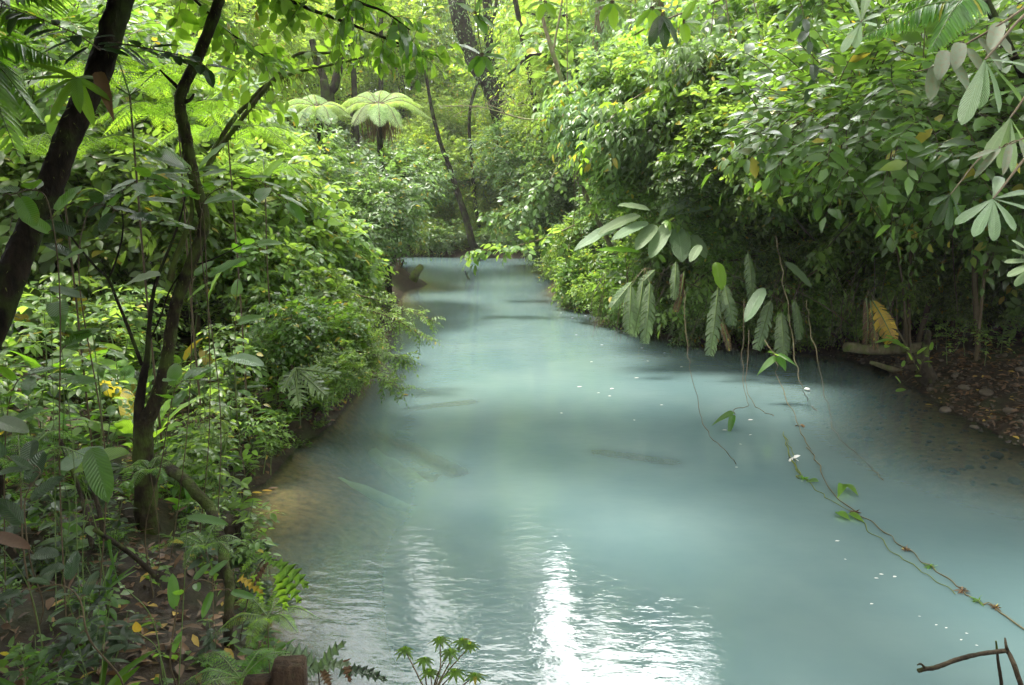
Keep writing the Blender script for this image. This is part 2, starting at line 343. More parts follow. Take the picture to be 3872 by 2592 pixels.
def ground(x, y):
    x = np.asarray(x, float); y = np.asarray(y, float); d = sdist(x, y)
    beach = np.exp(-(((x-8.0)/4.6)**2+((y-9.8)/4.4)**2))
    flat = np.exp(-(((x+2.6)/2.2)**2+((y-8.2)/2.5)**2))+np.exp(-(((x+1.8)/2.4)**2+((y-27)/2.2)**2))
    k = 1.35-1.22*np.clip(beach*1.35+flat*.95, 0, 1)
    bed = -1.5*(1-np.exp(-np.maximum(-d, 0)*k*.55))
    dl = np.maximum(d, 0)
    land = .55*(1-np.exp(-dl*(1.9-1.65*beach)))+.10*dl+.30*np.maximum(dl-3.2, 0)*np.exp(-dl*.02)
    land = np.minimum(land, 16)
    near = np.exp(-((x**2+(y+.5)**2)/2.6**2)); land = land*(1-near)+1.9*near
    ls = np.exp(-((x+4)/4)**2-((y-5)/5)**2); land = np.where(land > 1.3+ls*.2, land*(1-.45*ls)+.45*ls*1.3, land)
    nzv = .05*np.sin(x*2.1+y*1.3)+.04*np.sin(x*4.7-y*3.1+1)+.03*np.sin(y*6.3+x*1.1)
    return np.where(d > 0, land+nzv*np.clip(d*2, 0, 1), bed)
def gz(x, y): return float(ground(np.array([x]), np.array([y]))[0])

def gpt(px, py):                         # where the ray meets the ground
    d = ray(px, py); t = np.arange(2, 60, .04); q = CAM+d*t[:, None]; k = np.argmax(q[:, 2] < np.maximum(ground(q[:, 0], q[:, 1]), 0)); return q[k]
gx = 9*np.sinh(np.linspace(-3.6, 3.6, 380))*1.0; gy = 9+10*np.sinh(np.linspace(-3.3, 3.5, 380))
X, Y = np.meshgrid(gx, gy); Z = ground(X, Y)
i = np.arange(X.size).reshape(X.shape)
tg = Geo().add(np.stack((X, Y, Z), -1), np.stack((i[:-1, :-1], i[:-1, 1:], i[1:, 1:], i[1:, :-1]), -1).reshape(-1, 4))
m, t, o = newmat('forest_floor'); tcn = N_(t, 'ShaderNodeTexCoord')
n1 = N_(t, 'ShaderNodeTexNoise', i_Scale=9.0, i_Detail=9.0, i_Roughness=.7); n2 = N_(t, 'ShaderNodeTexNoise', i_Scale=1.3, i_Detail=5.0)
for n in (n1, n2): t.links.new(tcn.outputs['Object'], n.inputs['Vector'])
c1 = ramp(t, n1.outputs[0], [(.3, (.010, .007, .005)), (.55, (.028, .019, .012)), (.75, (.065, .044, .027))])
c1 = mixc(t, ramp(t, n2.outputs[0], [(.5, (0, 0, 0)), (.68, (.6, .6, .6))]), c1, (.035, .055, .015))
sx = N_(t, 'ShaderNodeSeparateXYZ'); t.links.new(tcn.outputs['Object'], sx.inputs[0])
wet = N_(t, 'ShaderNodeMapRange', i_1=.0, i_2=-.05); t.links.new(sx.outputs[2], wet.inputs[0])
bedc = ramp(t, n1.outputs[0], [(.3, (.075, .045, .016)), (.7, (.30, .175, .062))])
c1 = mixc(t, wet.outputs[0], c1, bedc)
p = N_(t, 'ShaderNodeBsdfPrincipled', i_Roughness=.7); p.inputs['Specular IOR Level'].default_value = .2; t.links.new(c1, p.inputs['Base Color'])
bp = N_(t, 'ShaderNodeBump', i_Strength=.8, i_Distance=.05); t.links.new(n1.outputs[0], bp.inputs['Height']); t.links.new(bp.outputs[0], p.inputs['Normal'])
t.links.new(p.outputs[0], o.inputs[0]); M['ground'] = m
struct('ground', tg, M['ground'])

# sunken logs (their tops make the milky water locally shallow)
SUNK = [((372, 432), (455, 472), .13, .16), ((330, 455), (430, 478), .10, .2), ((330, 470), (372, 545), .14, .22), ((300, 500), (345, 520), .09, .2), ((600, 452), (670, 462), .12, .3), ((395, 410), (470, 402), .1, .25)]
sunk_pts = []
wx = np.arange(-38, 38.1, .25); wy = np.concatenate((np.arange(-5, 22, .12), np.arange(22, 42.1, .3)))
wx = np.concatenate((np.arange(-38, -6, .5), np.arange(-6, 12, .12), np.arange(12, 38.1, .5)))
X, Y = np.meshgrid(wx, wy); D = -ground(X, Y)
for a, b, r, dep in SUNK:
    A = onz(*a, z=0)[:2]; B = onz(*b, z=0)[:2]; e = B-A; tt = (((X-A[0])*e[0]+(Y-A[1])*e[1])/(e@e)).clip(0, 1)
    q = np.hypot(X-A[0]-tt*e[0], Y-A[1]-tt*e[1]); D = np.where(q < r*2.4, np.minimum(D, (dep+.20+.9*(q/(r*2.4))**2).clip(0, 2)), D)
i = np.arange(X.size).reshape(X.shape)
wg = Geo().add(np.stack((X, Y, np.zeros_like(X)), -1), np.stack((i[:-1, :-1], i[:-1, 1:], i[1:, 1:], i[1:, :-1]), -1).reshape(-1, 4))
m, t, o = newmat('milky_water'); tcn = N_(t, 'ShaderNodeTexCoord'); at_ = N_(t, 'ShaderNodeAttribute', attribute_name='depth')
def ripple(sc, stretch, det, rot=0):
    mp = N_(t, 'ShaderNodeMapping'); mp.inputs['Scale'].default_value = stretch; mp.inputs['Rotation'].default_value = (0, 0, rot)
    n = N_(t, 'ShaderNodeTexNoise', i_Scale=sc, i_Detail=det, i_Roughness=.55); t.links.new(tcn.outputs['Object'], mp.inputs[0]); t.links.new(mp.outputs[0], n.inputs['Vector']); return n.outputs[0]
b1 = N_(t, 'ShaderNodeBump', i_Strength=.095, i_Distance=.05); t.links.new(ripple(6.0, (.7, 1.5, 1), 3., .2), b1.inputs['Height'])
b2 = N_(t, 'ShaderNodeBump', i_Strength=.06, i_Distance=.12); t.links.new(ripple(1.1, (1, 1, 1), 2.), b2.inputs['Height'])
t.links.new(b2.outputs[0], b1.inputs['Normal'])
fr = N_(t, 'ShaderNodeFresnel', i_IOR=1.33); t.links.new(b1.outputs[0], fr.inputs['Normal'])
gl = N_(t, 'ShaderNodeBsdfGlossy', i_Roughness=.03); t.links.new(b1.outputs[0], gl.inputs['Normal'])
df = N_(t, 'ShaderNodeBsdfDiffuse')
cn = ripple(.55, (1, 1, 1), 4.)
t.links.new(ramp(t, cn, [(.35, (.092, .150, .158)), (.65, (.118, .176, .178))]), df.inputs[0])
tp = N_(t, 'ShaderNodeBsdfTransparent', i_Color=(.86, .95, .9, 1))
mm = N_(t, 'ShaderNodeMath', operation='MULTIPLY', i_1=-2.1); t.links.new(at_.outputs['Fac'], mm.inputs[0])
ex = N_(t, 'ShaderNodeMath', operation='EXPONENT'); t.links.new(mm.outputs[0], ex.inputs[0])
body = N_(t, 'ShaderNodeMixShader'); t.links.new(ex.outputs[0], body.inputs[0]); t.links.new(df.outputs[0], body.inputs[1]); t.links.new(tp.outputs[0], body.inputs[2])
ms = N_(t, 'ShaderNodeMixShader'); t.links.new(fr.outputs[0], ms.inputs[0]); t.links.new(body.outputs[0], ms.inputs[1]); t.links.new(gl.outputs[0], ms.inputs[2])
t.links.new(ms.outputs[0], o.inputs[0]); M['water'] = m
wob = struct('river_water', wg, M['water'])
at2 = wob.data.attributes.new('depth', 'FLOAT', 'POINT'); at2.data.foreach_set('value', np.maximum(D, 0).astype(np.float32).ravel())
for k, (a, b, r, dep) in enumerate(SUNK):
    A = onz(*a); B = onz(*b); A[2] = -dep-r*.5-.1; B[2] = -dep-r-.2
    g = tube([A, (A+B)/2+rng.normal(0, .05, 3), B], [r*.7, r*.95, r*.7, r*.12], 8, 6, .2)
    single('sunken_log', g, M['sunk'], ['long green sunken log pointing away from the left shore', 'thin sunken branch under the water beside the left shore', 'thick brown sunken log in shallow brown water by the left shore', 'short sunken log at the bare muddy corner of the left bank', 'green sunken log under the middle of the river', 'pale sunken branch lying across under the blue water'][k], 'log', A)

# ------------------------------------------------------------------ shared foliage meshes
LIB = {}
def lib(name, g, mats): LIB[name] = g.mesh(name, mats)
TW = M['twig']
for k in range(3):
    lb = rand_lobes(9, 1, seed=10+k)
    lib(f'small{k}', crown(lb, 520, .36, 8, .115, .058, 'tiny', up=.2, sag=.35, twig=.003), [M['fresh'], TW])
    lib(f'cool{k}', crown(lb, 620, .34, 9, .10, .052, 'tiny', up=.2, sag=.3, twig=.003), [M['cool'], TW])
    lib(f'mid{k}', crown(lb, 420, .42, 8, .14, .062, 'oval6', up=.15, sag=.35, twig=.004), [M['mid'], TW])
    lib(f'hang{k}', crown(lb, 330, .5, 8, .20, .07, 'lance', up=-.1, sag=.6, hang=.55, twig=.004), [M['cool'], TW])
    lib(f'lime{k}', crown(lb, 380, .42, 8, .145, .068, 'oval6', up=.15, sag=.35, twig=.004), [M['fresh'], TW])
    lb = rand_lobes(14, 1, (.25, .48), .9, seed=30+k)
    lib(f'far{k}', crown(lb, 1900, .20, 8, .058, .03, 'tiny', up=.1, sag=.35, twig=.0015), [M['far'], TW])
    lib(f'farlime{k}', crown(lb, 1500, .20, 8, .055, .028, 'tiny', up=.1, sag=.3, twig=.0015), [M['farlime'], TW])
    lb = rand_lobes(12, 1, (.25, .5), .5, seed=50+k)
    lib(f'canopy{k}', crown(lb, 2300, .2, 8, .056, .026, 'oval', up=.1, sag=.25, twig=.002), [M['mid'], TW])

def shrub(kind, px, py, Yd, r, desc, zone, cat='shrub', name='shrub', away=(1, 0), group=None, sz=1.0, tr=None, trunk='twig', mirror=False):
    """foliage mass centred where the pixel ray meets distance Yd, rooted on the bank"""
    c = (mirror_at if mirror else at)(px, py, Yd); b = c[:2].copy()
    a = nrm(np.array(away, float))
    for _ in range(60):
        if sdist(b[0], b[1]) > .25: break
        b = b+a*.2
    gzv = gz(*b); root = np.array((b[0], b[1], gzv-.05))
    c[2] = max(c[2], gzv+r*.35)
    rt = thing(name, '', cat, root, group)
    f = link(bpy.data.objects.new('crown' if name == 'tree' else 'foliage', LIB[f'{kind}{random.randrange(3)}']))
    f.parent = rt; f.location = c-root; f.rotation_euler = (rng.normal(0, .2), rng.normal(0, .2), rng.uniform(0, 6.28)); f.scale = (r, r, r*sz)
    R0 = tr or max(.012, .03*r)
    if mirror and Yd < 30:
        while sdist(root[0], root[1]) < 3.5: root[:2] += a*.3
        root[2] = gz(root[0], root[1])-.05; rt.location = root; f.location = c-root; b = root[:2]
    mid = (root+c)/2+rng.normal(0, .06, 3)*np.linalg.norm(c-root); mid[:2] += (b-c[:2])*(.42 if mirror else .25)
    g = tube([root, mid, c], [R0, R0*.8, R0*.4], 7, 5, .12)
    for _ in range(3 if name == 'shrub' else 6):
        s = mid+(c-mid)*rng.uniform(.2, .9); e = c+nrm(rng.normal(size=3))*r*np.array((.75, .75, .5*sz)); tube([s, (s+e)/2+np.array((0, 0, .1*r)), e], [R0*.5, R0*.35, R0*.12], 5, 4, g=g)
    part('trunk' if name == 'tree' else 'stem', g, M[trunk], rt)
    AUTO.append((rt, desc, zone, c)); return rt

# ------------------------------------------------------------------ far forest
def fartree(px, py, Yd, r, kind='far', sz=1.25, mirror=False, zone='at the far end of the river', desc='tall green forest tree', **kw):
    return shrub(kind, px, py, Yd, r, desc, zone, 'tree', 'tree', (0, 1) if not mirror else (1, .2) if px > 470 else (-1, .2), 'forest trees', sz, tr=.045*r+.06, trunk='bark', mirror=mirror, **kw)
for px in range(-120, 1200, 105):
    fartree(px+rng.uniform(-20, 20), 110+rng.uniform(-15, 15), 52+rng.uniform(-3, 5), 6.5, 'farlime' if 250 < px < 700 else 'far', 1.1, zone='in the far row')
for px in range(-120, 1240, 150):
    fartree(px+rng.uniform(-20, 20), -60+rng.uniform(-25, 25), 58+rng.uniform(-3, 5), 7, 'farlime' if 200 < px < 760 else 'far', 1.2, zone='towering over the far row', desc='high-crowned tree')
for px, py, Yd, r, kd in ((285, 70, 34, 3.4, 'farlime'), (360, 30, 46, 4.4, 'farlime'), (430, 85, 50, 4.4, 'farlime'), (400, 20, 50, 4.4, 'farlime'), (520, 40, 44, 4.2, 'farlime'), (500, 140, 44, 3.0, 'farlime'),
        (560, 90, 36, 3.2, 'far'), (590, 20, 34, 3.6, 'farlime'), (640, 60, 30, 3.2, 'far'), (460, 190, 43, 2.4, 'farlime'), (430, 175, 41, 2.1, 'farlime'), (220, 20, 30, 3.6, 'farlime'), (140, 60, 30, 4, 'farlime'), (60, 30, 28, 4, 'farlime'),
        (700, 0, 27, 3.4, 'far'), (780, -20, 25, 3.4, 'far'), (870, -30, 24, 3.2, 'far'), (960, 0, 22, 3.2, 'far'), (640, -60, 34, 4, 'far'), (500, -70, 60, 6, 'farlime')):
    fartree(px, py, Yd, r, kd, 1.1, zone='behind the river bushes', desc='bright leafy tree' if kd == 'farlime' else 'dark green leafy tree')
for px, py, Yd, r in ((420, 232, 40, 1.3), (445, 238, 39.5, 1.2), (405, 215, 40, 1.5), (470, 228, 41, 1.5), (500, 225, 40.5, 1.6), (530, 238, 38.8, 1.2), (385, 225, 40, 1.5), (440, 205, 42, 1.7), (355, 220, 41, 1.8), (480, 205, 43, 1.9), (525, 210, 41, 1.8), (430, 246, 39.6, .9), (458, 247, 39.6, .9), (484, 246, 39.6, 1), (508, 247, 39.4, .9), (450, 160, 42, 2.2), (432, 140, 43, 2.4), (478, 175, 41.5, 1.9)):
    shrub(('far', 'cool', 'farlime')[int(px) % 3], px, py, Yd, r, 'green bush hanging over the water', 'along the far bank', away=(0, 1), group='bushes on the far bank')

# left bank, farther bushes (bright small leaves)
for px, py, Yd, r, kd in ((295, 168, 21, 1.5, 'small'), (335, 172, 22, 1.4, 'cool'), (360, 176, 23, 1.3, 'small'), (392, 170, 23.2, 1.0, 'cool'), (290, 190, 18, 1.5, 'small'), (330, 190, 19, 1.6, 'cool'), (375, 205, 20, 1.5, 'cool'), (382, 225, 22, 1.0, 'cool'),
        (345, 225, 18, 1.3, 'cool'), (360, 245, 19, .9, 'cool'), (310, 235, 15, 1.2, 'lime'), (255, 180, 17, 1.5, 'small'), (215, 160, 16, 1.8, 'lime'), (160, 150, 15, 1.9, 'lime'), (100, 170, 14, 1.8, 'lime'), (40, 160, 13, 1.9, 'lime'), (250, 210, 14, 1.4, 'lime'), (190, 215, 13, 1.3, 'lime'),
        (0, 120, 16, 2.2, 'lime'), (70, 110, 18, 2.2, 'lime'), (180, 95, 20, 2.2, 'lime'), (412, 175, 30, 1.5, 'cool'), (395, 195, 27, 1.3, 'cool')):
    shrub(kd, px, py, Yd, r, {'cool': 'dense small-leaved bush with shiny leaves', 'small': 'pale fresh green small-leaved bush', 'lime': 'bright yellow-green leafy bush'}[kd], 'on the left bank', away=(-1, .2), group='bushes on the left bank')
for px, py, Yd, r, kd in ((332, 262, 15, .75, 'lime'), (355, 270, 17, .6, 'mid'), (368, 287, 17.5, .45, 'small'), (335, 300, 13.5, .55, 'lime'), (352, 322, 13.2, .42, 'small'), (330, 330, 11.5, .6, 'mid'), (355, 345, 11.5, .5, 'small'), (340, 372, 10.3, .45, 'small'),
        (310, 290, 12.5, .8, 'lime'), (275, 265, 12.5, .9, 'lime'), (290, 330, 10.8, .6, 'mid')):
    shrub(kd, px, py, Yd, r, {'lime': 'yellow-green bush with broad leaves', 'mid': 'mid green leafy bush', 'small': 'low fine-leaved bush'}[kd], 'at the left water edge', away=(-1, 0), group='bushes at the left water edge')

# right bank wall
for px, py, Yd, r, kd in ((545, 235, 32, 1.3, 'cool'), (520, 225, 34, 1.2, 'cool'), (560, 200, 30, 1.8, 'cool'), (580, 160, 29, 2, 'cool'), (530, 160, 33, 2, 'cool'), (600, 250, 24, 1.3, 'cool'),
        (580, 285, 22.5, .75, 'lime'), (605, 292, 20, .75, 'small'), (640, 305, 18.5, .6, 'mid'), (660, 270, 18.5, 1.2, 'mid'), (620, 215, 22, 1.7, 'cool'), (650, 160, 23, 2, 'small'), (700, 215, 19, 1.6, 'mid'), (705, 290, 17.8, .9, 'mid'),
        (620, 120, 24, 2, 'lime'), (690, 110, 21, 2, 'lime'), (670, 50, 24, 2.2, 'hang'), (740, 60, 20, 2.1, 'hang'), (745, 150, 18, 1.8, 'mid'), (760, 240, 17.4, 1.4, 'mid'), (760, 305, 17, .8, 'mid'), (800, 30, 19, 2.2, 'mid'), (810, 120, 17.5, 1.9, 'mid'),
        (820, 210, 17, 1.5, 'mid'), (820, 290, 16.8, .95, 'mid'), (870, 60, 17, 2.0, 'mid'), (880, 170, 17, 1.7, 'mid'), (880, 260, 16.8, 1.3, 'mid'), (940, 30, 15, 1.9, 'mid'), (940, 120, 15, 1.7, 'mid'), (950, 210, 16, 1.5, 'mid'), (940, 280, 16.5, 1.0, 'mid'),
        (1010, 90, 14, 1.8, 'mid'), (1020, 200, 15, 1.6, 'mid'), (1020, 270, 15.5, 1.0, 'mid'), (600, 60, 27, 2.4, 'lime'), (560, 110, 31, 2.2, 'far'), (1070, 150, 13, 2, 'mid'), (1080, 260, 13.5, 1.4, 'mid'),
        (610, 305, 19.5, .5, 'small'), (590, 270, 22, .9, 'lime'), (625, 260, 20, 1.0, 'small'), (655, 320, 17.8, .4, 'small'), (690, 318, 17, .55, 'mid'), (725, 318, 16.8, .6, 'mid'), (740, 280, 16.9, .8, 'mid'), (790, 270, 16.4, .8, 'mid'), (790, 325, 16.2, .5, 'lime'),
        (820, 325, 16, .5, 'lime'), (855, 300, 15.6, .7, 'mid'), (850, 250, 15.8, .9, 'lime'), (900, 230, 15.4, 1.0, 'lime'), (910, 290, 15.6, .7, 'mid'), (960, 250, 15, .9, 'small'), (980, 300, 15, .6, 'mid'), (1000, 160, 13.5, 1.1, 'small'), (930, 170, 14.5, 1.1, 'small'), (860, 190, 15.5, 1.1, 'small'),
        (700, 302, 16.4, .6, 'lime'), (750, 312, 16.1, .55, 'small'), (830, 300, 15.2, .65, 'lime'), (872, 322, 14.8, .4, 'small'), (650, 295, 17.6, .6, 'lime'), (780, 240, 15.8, .8, 'small'), (840, 225, 15.2, .8, 'lime'), (900, 265, 14.8, .7, 'lime'), (960, 290, 14.6, .6, 'small'),
        (800, 170, 16, 1.2, 'lime'), (720, 190, 17, 1.1, 'small'), (660, 230, 18, 1.0, 'lime'), (560, 265, 25, .7, 'small'), (585, 235, 23, 1.1, 'small')):
    shrub(kd, px, py, Yd, r, {'cool': 'dense bush with shiny leaves', 'small': 'pale small-leaved bush', 'lime': 'fresh yellow-green leafy bush', 'mid': 'shaded green leafy bush', 'hang': 'bush with long drooping leaves', 'far': 'thick dark bush'}[kd],
          'on the right bank', away=(1, .3), group='bushes on the right bank')
# arching big-leaf branches in front of the right wall
for px, py, Yd, r, kd in ((590, 110, 17, .8, 'hang'), (640, 130, 16, .9, 'hang'), (600, 150, 17, .7, 'lime'), (690, 160, 15, .8, 'mid'), (640, 85, 17, 1.0, 'lime'), (610, 70, 18, .9, 'lime'), (690, 110, 16, 1.1, 'lime'), (745, 70, 15.5, 1.0, 'lime'), (625, 175, 17, .8, 'lime'), (790, 90, 15, .9, 'lime'), (730, 130, 15, .9, 'lime'), (700, 60, 16, .8, 'hang'), (760, 180, 14.5, .8, 'lime'), (660, 200, 16.5, .8, 'lime'), (850, 110, 14, .8, 'mid'), (730, 250, 15.5, .7, 'mid')):
    shrub(kd, px, py, Yd, r, 'arching leafy branch', 'in front of the right bank', away=(1, .3), group='arching branches on the right bank', cat='branch')

for px, py, Yd, r in ((500, 165, 41, 2.2), (478, 130, 43, 2.4), (520, 190, 41, 1.8), (490, 200, 40.5, 1.6), (540, 150, 40, 2.2)):
    shrub('farlime', px, py, Yd, r, 'tall leafy bush', 'behind the far bank', away=(0, 1), group='tall bushes behind the far bank')
# canopy trees added to block sky from the water's reflection; gaps leave the glare
for px, py, Yd, r in ((870, 560, 17, 3.4), (900, 620, 15, 4), (1010, 520, 16, 4), (750, 470, 24, 3.6), (880, 470, 20, 4), (482, 655, 30, 1.8), (505, 610, 36, 2.2), (470, 590, 38, 2.2), (410, 640, 32, 1.6), (525, 670, 30, 1.5), (370, 585, 33, 2.3), (745, 640, 25, 3.3), (690, 560, 30, 2.4), (605, 500, 54, 4.2), (430, 520, 54, 3.4), (320, 560, 34, 2.2), (480, 560, 50, 4.2), (560, 490, 56, 4.4), (380, 520, 52, 4.6), (235, 540, 27, 3.2), (110, 600, 15, 4), (330, 470, 55, 6), (960, 720, 11, 4)):
    fartree(px, py, Yd, r, 'canopy' if Yd < 26 else 'farlime', .9, mirror=True, zone='above the picture', desc='canopy tree added to block reflected sky')
for x, y, z, r in ((-4.5, 4.5, 9.5, 3.2), (-1.5, -1.5, 9, 3.5), (-6, 0, 9, 4), (4, -4, 10, 4.5), (11, 3, 11, 4.2), (13, 11, 12, 4), (-3.2, 1.8, 8, 2.6), (-9.5, 5, 10, 4), (-3.6, 3.4, 6.6, 1.9), (-5.6, 5.2, 7.1, 2.1), (-1.6, 1.0, 6.2, 2), (-6.8, 2, 6.4, 2.5), (1.5, -.5, 6.2, 2.2), (.4, 9.4, 9.6, 2.3), (3.0, 8.4, 9.6, 2.4), (-.6, 6.3, 8.6, 1.7), (-4.2, 7.2, 8.2, 2.0), (-3, -1, 5.6, 2.4), (-5.6, 1, 5.6, 2.4), (-8, 4, 6.8, 2.8), (0, -3, 5.2, 2.5), (-2.4, 5.6, 6.7, 1.5), (-1.2, 3.2, 5.9, 1.3), (-1.9, 10.8, 9.3, 2.0), (-.6, 12, 9.8, 1.8), (-3.6, 11.8, 9.6, 2.4), (8.5, 15, 11.2, 3), (11.5, 17, 12, 3)):  # unseen crowns added overhead to shade the near bank, river and right side
    b = np.array((x, y-1 if y < 0 else y)); s = 1 if x > 0 else -1
    while sdist(*b) < .4 or (y > 1 and abs(b[0]) < .78*y+1.2): b = b+np.array((.3*s, 0))
    root = np.array((b[0], b[1], gz(*b)-.1)); rt = thing('tree', '', 'tree', root, 'forest trees')
    f = link(bpy.data.objects.new('crown', LIB[f'canopy{random.randrange(3)}'])); f.parent = rt; c = np.array((x, y, z)); f.location = c-root
    f.rotation_euler = (0, 0, rng.uniform(0, 6)); f.scale = (r, r, r*.9)
    px, py = project((b[0], b[1], 2))
    if y > 1 and -60 < px < 1084: pass
    part('trunk', tube([root, np.array((root[0]+.2*s, root[1], c[2]*.55)), np.array((root[0]*.75+c[0]*.25, (root[1]+c[1])/2, c[2]*.85)), c], [.16, .13, .1, .05], 10, 6, .1), M['bark'], rt)
    AUTO.append((rt, 'unseen rainforest tree', 'added to shade the banks and river', c))

# ------------------------------------------------------------------ trunks seen in the forest
def trunk_tree(pts, Yd, rpx, label, mat, epi=None, name='tree', cat='tree', epl=60, base=True):
    P = [at(x, y, Yd) for x, y in pts]
    if base and P[-1][2] > gz(P[-1][0], P[-1][1]):
        b = P[-1].copy()+np.array((.3, .2, 0)); st = np.array((.25, .1, 0)) if P[-1][0] > 1.2 else np.array((0, .4, 0)) if P[-1][0] > -3 else np.array((-.3, 0, 0))
        while sdist(b[0], b[1]) < .3: b = b+st
        b[2] = gz(b[0], b[1])-.1; P.append(b)
    r = np.array(rpx)*Yd/FPX/2; root = P[-1]
    rt = thing(name, label, cat, root); part('trunk', tube(P, r, 10, 6, .12), M[mat], rt)
    if epi:
        S = spline(P, 10); k = rng.integers(0, max(2, len(S)-12), epl); o = nrm(rng.normal(size=(epl, 3))); o[:, 2] *= .3
        g = sprays(Geo(), S[k]+o*r[0]*.9, o+np.array((0, 0, -.2)), r[0]*1.6+.15, 7, .17, .06, 'tiny', sag=.8, hang=.5)
        part('climbing_leaves', g, [M[epi], TW], rt)
    return rt
trunk_tree([(452, -60), (457, 0), (461, 22), (467, 40), (478, 68), (492, 92), (500, 130)], 40.5, [17, 17, 16, 14], 'thick dark trunk wrapped in climbing leaves above the river bend', 'bark', 'cool', epl=220)
trunk_tree([(484, -60), (487, 0), (488, 22), (490, 59), (503, 92), (506, 130)], 41.5, [9, 9, 8, 8], 'slimmer dark trunk just right of the thick leaf-wrapped trunk', 'bark', 'cool', epl=60)
trunk_tree([(598, -50), (600, 0), (599, 50), (602, 85)], 20.5, [9, 9, 9, 9], 'brown trunk clad in hanging leaves above the right bank', 'pbark', 'cool', epl=120)
trunk_tree([(655, -50), (659, 10), (661, 40), (664, 75)], 18.5, [10, 10, 10, 9], 'mossy trunk with ferny clumps behind the hanging five-leaf twigs', 'barkm', 'cool', epl=60)
trunk_tree([(425, 70), (433, 115), (441, 145), (446, 158), (452, 175), (460, 200), (467, 222), (474, 247)], 37, [3, 4, 5, 6, 7, 8], 'dark leaning trunk rising from the far bank', 'bark', None)
trunk_tree([(312, 40), (317, 62), (324, 80), (326, 100)], 27, [6, 7, 8, 8], 'dark trunk standing left of the tree fern', 'bark')
trunk_tree([(346, 30), (340, 62), (334, 88), (330, 105)], 27.4, [6, 8, 9, 9], 'dark slanting trunk beside the tree fern', 'bark')
trunk_tree([(500, -20), (488, 50), (470, 110), (472, 165), (475, 200)], 40, [3, 3, 4, 4], 'thin upright sapling trunk at the river bend', 'bark')
rt = trunk_tree([(538, -20), (543, 18), (549, 41), (555, 59), (562, 82), (566, 98), (570, 160)], 19, [3, 4, 4.5, 5], 'thin pale bare trunk bending above the right bank', 'pbark')
part('branch', tube([at(563, -10, 19), at(561, 8, 19), at(556, 35, 19), at(553, 52, 19)], [.02, .025, .03], 6, 5), M['pbark'], rt)
g = tube([at(508, 74, 26), at(516, 68, 26), at(524, 60, 26), at(534, 54, 26), at(545, 56, 26), at(560, 60, 26.5)], [.03, .045, .05, .06], 7, 5, .1)
single('branch', g, M['bark'], 'dark curved bare branch arching among bright leaves', 'branch', at(560, 60, 26.5))
g = Geo()
for _ in range(26):
    a = at(470+rng.uniform(-25, 50), 105+rng.normal(0, 3), 25); b = a+rng.normal(0, .45, 3)*np.array((1.2, .4, .7)); tube([a, (a+b)/2+rng.normal(0, .08, 3), b], [.012, .008, .003], 4, 3, g=g)
tube([at(440, 106, 25), at(480, 107, 25), at(520, 118, 25), at(545, 120, 24)], [.012, .02, .03], 5, 5, g=g)
single('dead_branch', g, M['pbark'], 'pale bare tangle of dead twigs sticking out at the river bend', 'branch', at(540, 119, 24))

# ------------------------------------------------------------------ fronds
def frond(base, tip, sag, npin, plen, pw, g=None, mi=0, bip=False, hangp=.2, rach=.008, twmi=1, ang=62, prof='lance'):
    g = g or Geo(); base = np.asarray(base); tip = np.asarray(tip); L = np.linalg.norm(tip-base)
    mid = (base+tip)/2+ZV*sag*L; S = spline([base, mid, tip], max(npin//2, 6)); n = len(S)
    tube(S, [rach, rach*.7, rach*.25], 4, 1, smooth=False, g=g, mi=twmi)
    q = np.linspace(.12, .99, npin); C = np.stack([np.interp(q, np.linspace(0, 1, n), S[:, j]) for j in range(3)], -1)
    T = nrm(np.stack([np.interp(q, np.linspace(0, 1, n), np.gradient(S, axis=0)[:, j]) for j in range(3)], -1))
    side = nrm(np.cross(T, ZV)); nn = np.cross(side, T)
    ln = plen*np.sin((q*.93+.07)*math.pi)**.6*np.interp(q, [0, 1], [1, .55]); ln = np.maximum(ln, plen*.12)
    for sg in (-1, 1):
        D = T*math.cos(R_(ang))+side*sg*math.sin(R_(ang))-ZV*hangp+rng.normal(0, .05, T.shape)
        if not bip: leaves(g, C, D, nn+rng.normal(0, .12, nn.shape), ln, pw, prof, .25, .25, mi=mi)
        else:
            k = bip; D = nrm(D)
            for s2 in (-1, 1):
                t2 = np.linspace(.08, .97, k); B = C[:, None]+D[:, None]*(ln[:, None]*t2)[..., None]-ZV*(ln[:, None]*.25*t2**2)[..., None]
                sd = nrm(np.cross(D, nn)); DD = np.broadcast_to((D*.45+sd*s2)[:, None], B.shape)
                l2 = ln[:, None]*np.sin((t2*.9+.1)*math.pi)**.5*.22
                leaves(g, B.reshape(-1, 3), DD.reshape(-1, 3)+rng.normal(0, .08, (B.size//3, 3)), np.broadcast_to(nn[:, None], B.shape).reshape(-1, 3), l2.ravel(), l2.ravel()*.38, 'tiny', .2, .1, mi=mi)
    return g

# tree ferns above the left bushes
def tree_fern(cx_, cy_, Yd, tips, label, skirt=True):
    c = at(cx_, cy_, Yd); b = c+np.array((.1, .2, 0)); b[2] = gz(b[0], b[1]); rt = thing('tree_fern', label, 'tree fern', b)
    part('trunk', tube([b, (b+c)/2, c], [.12, .1, .08], 8, 5, .2), M['bark'], rt)
    for tx, ty, dy in tips:
        part('frond', frond(c, at(tx, ty, Yd+dy), .16, 28, .5, .05, bip=12, hangp=.3, rach=.012), [M['treefern'], TW], rt)
    if skirt:
        n = 100; P = c+rng.normal(0, .3, (n, 3))*np.array((1.0, 1, .3))+np.array((.2, 0, -.3)); D = rng.normal(0, .15, (n, 3))-ZV
        g = leaves(Geo(), P, D, rng.normal(size=(n, 3)), rng.uniform(.3, .9, n), .03, 'lance', .1)
        part('dead_fronds', g, [M['brown'], TW], rt, 'hanging brown dead fronds')
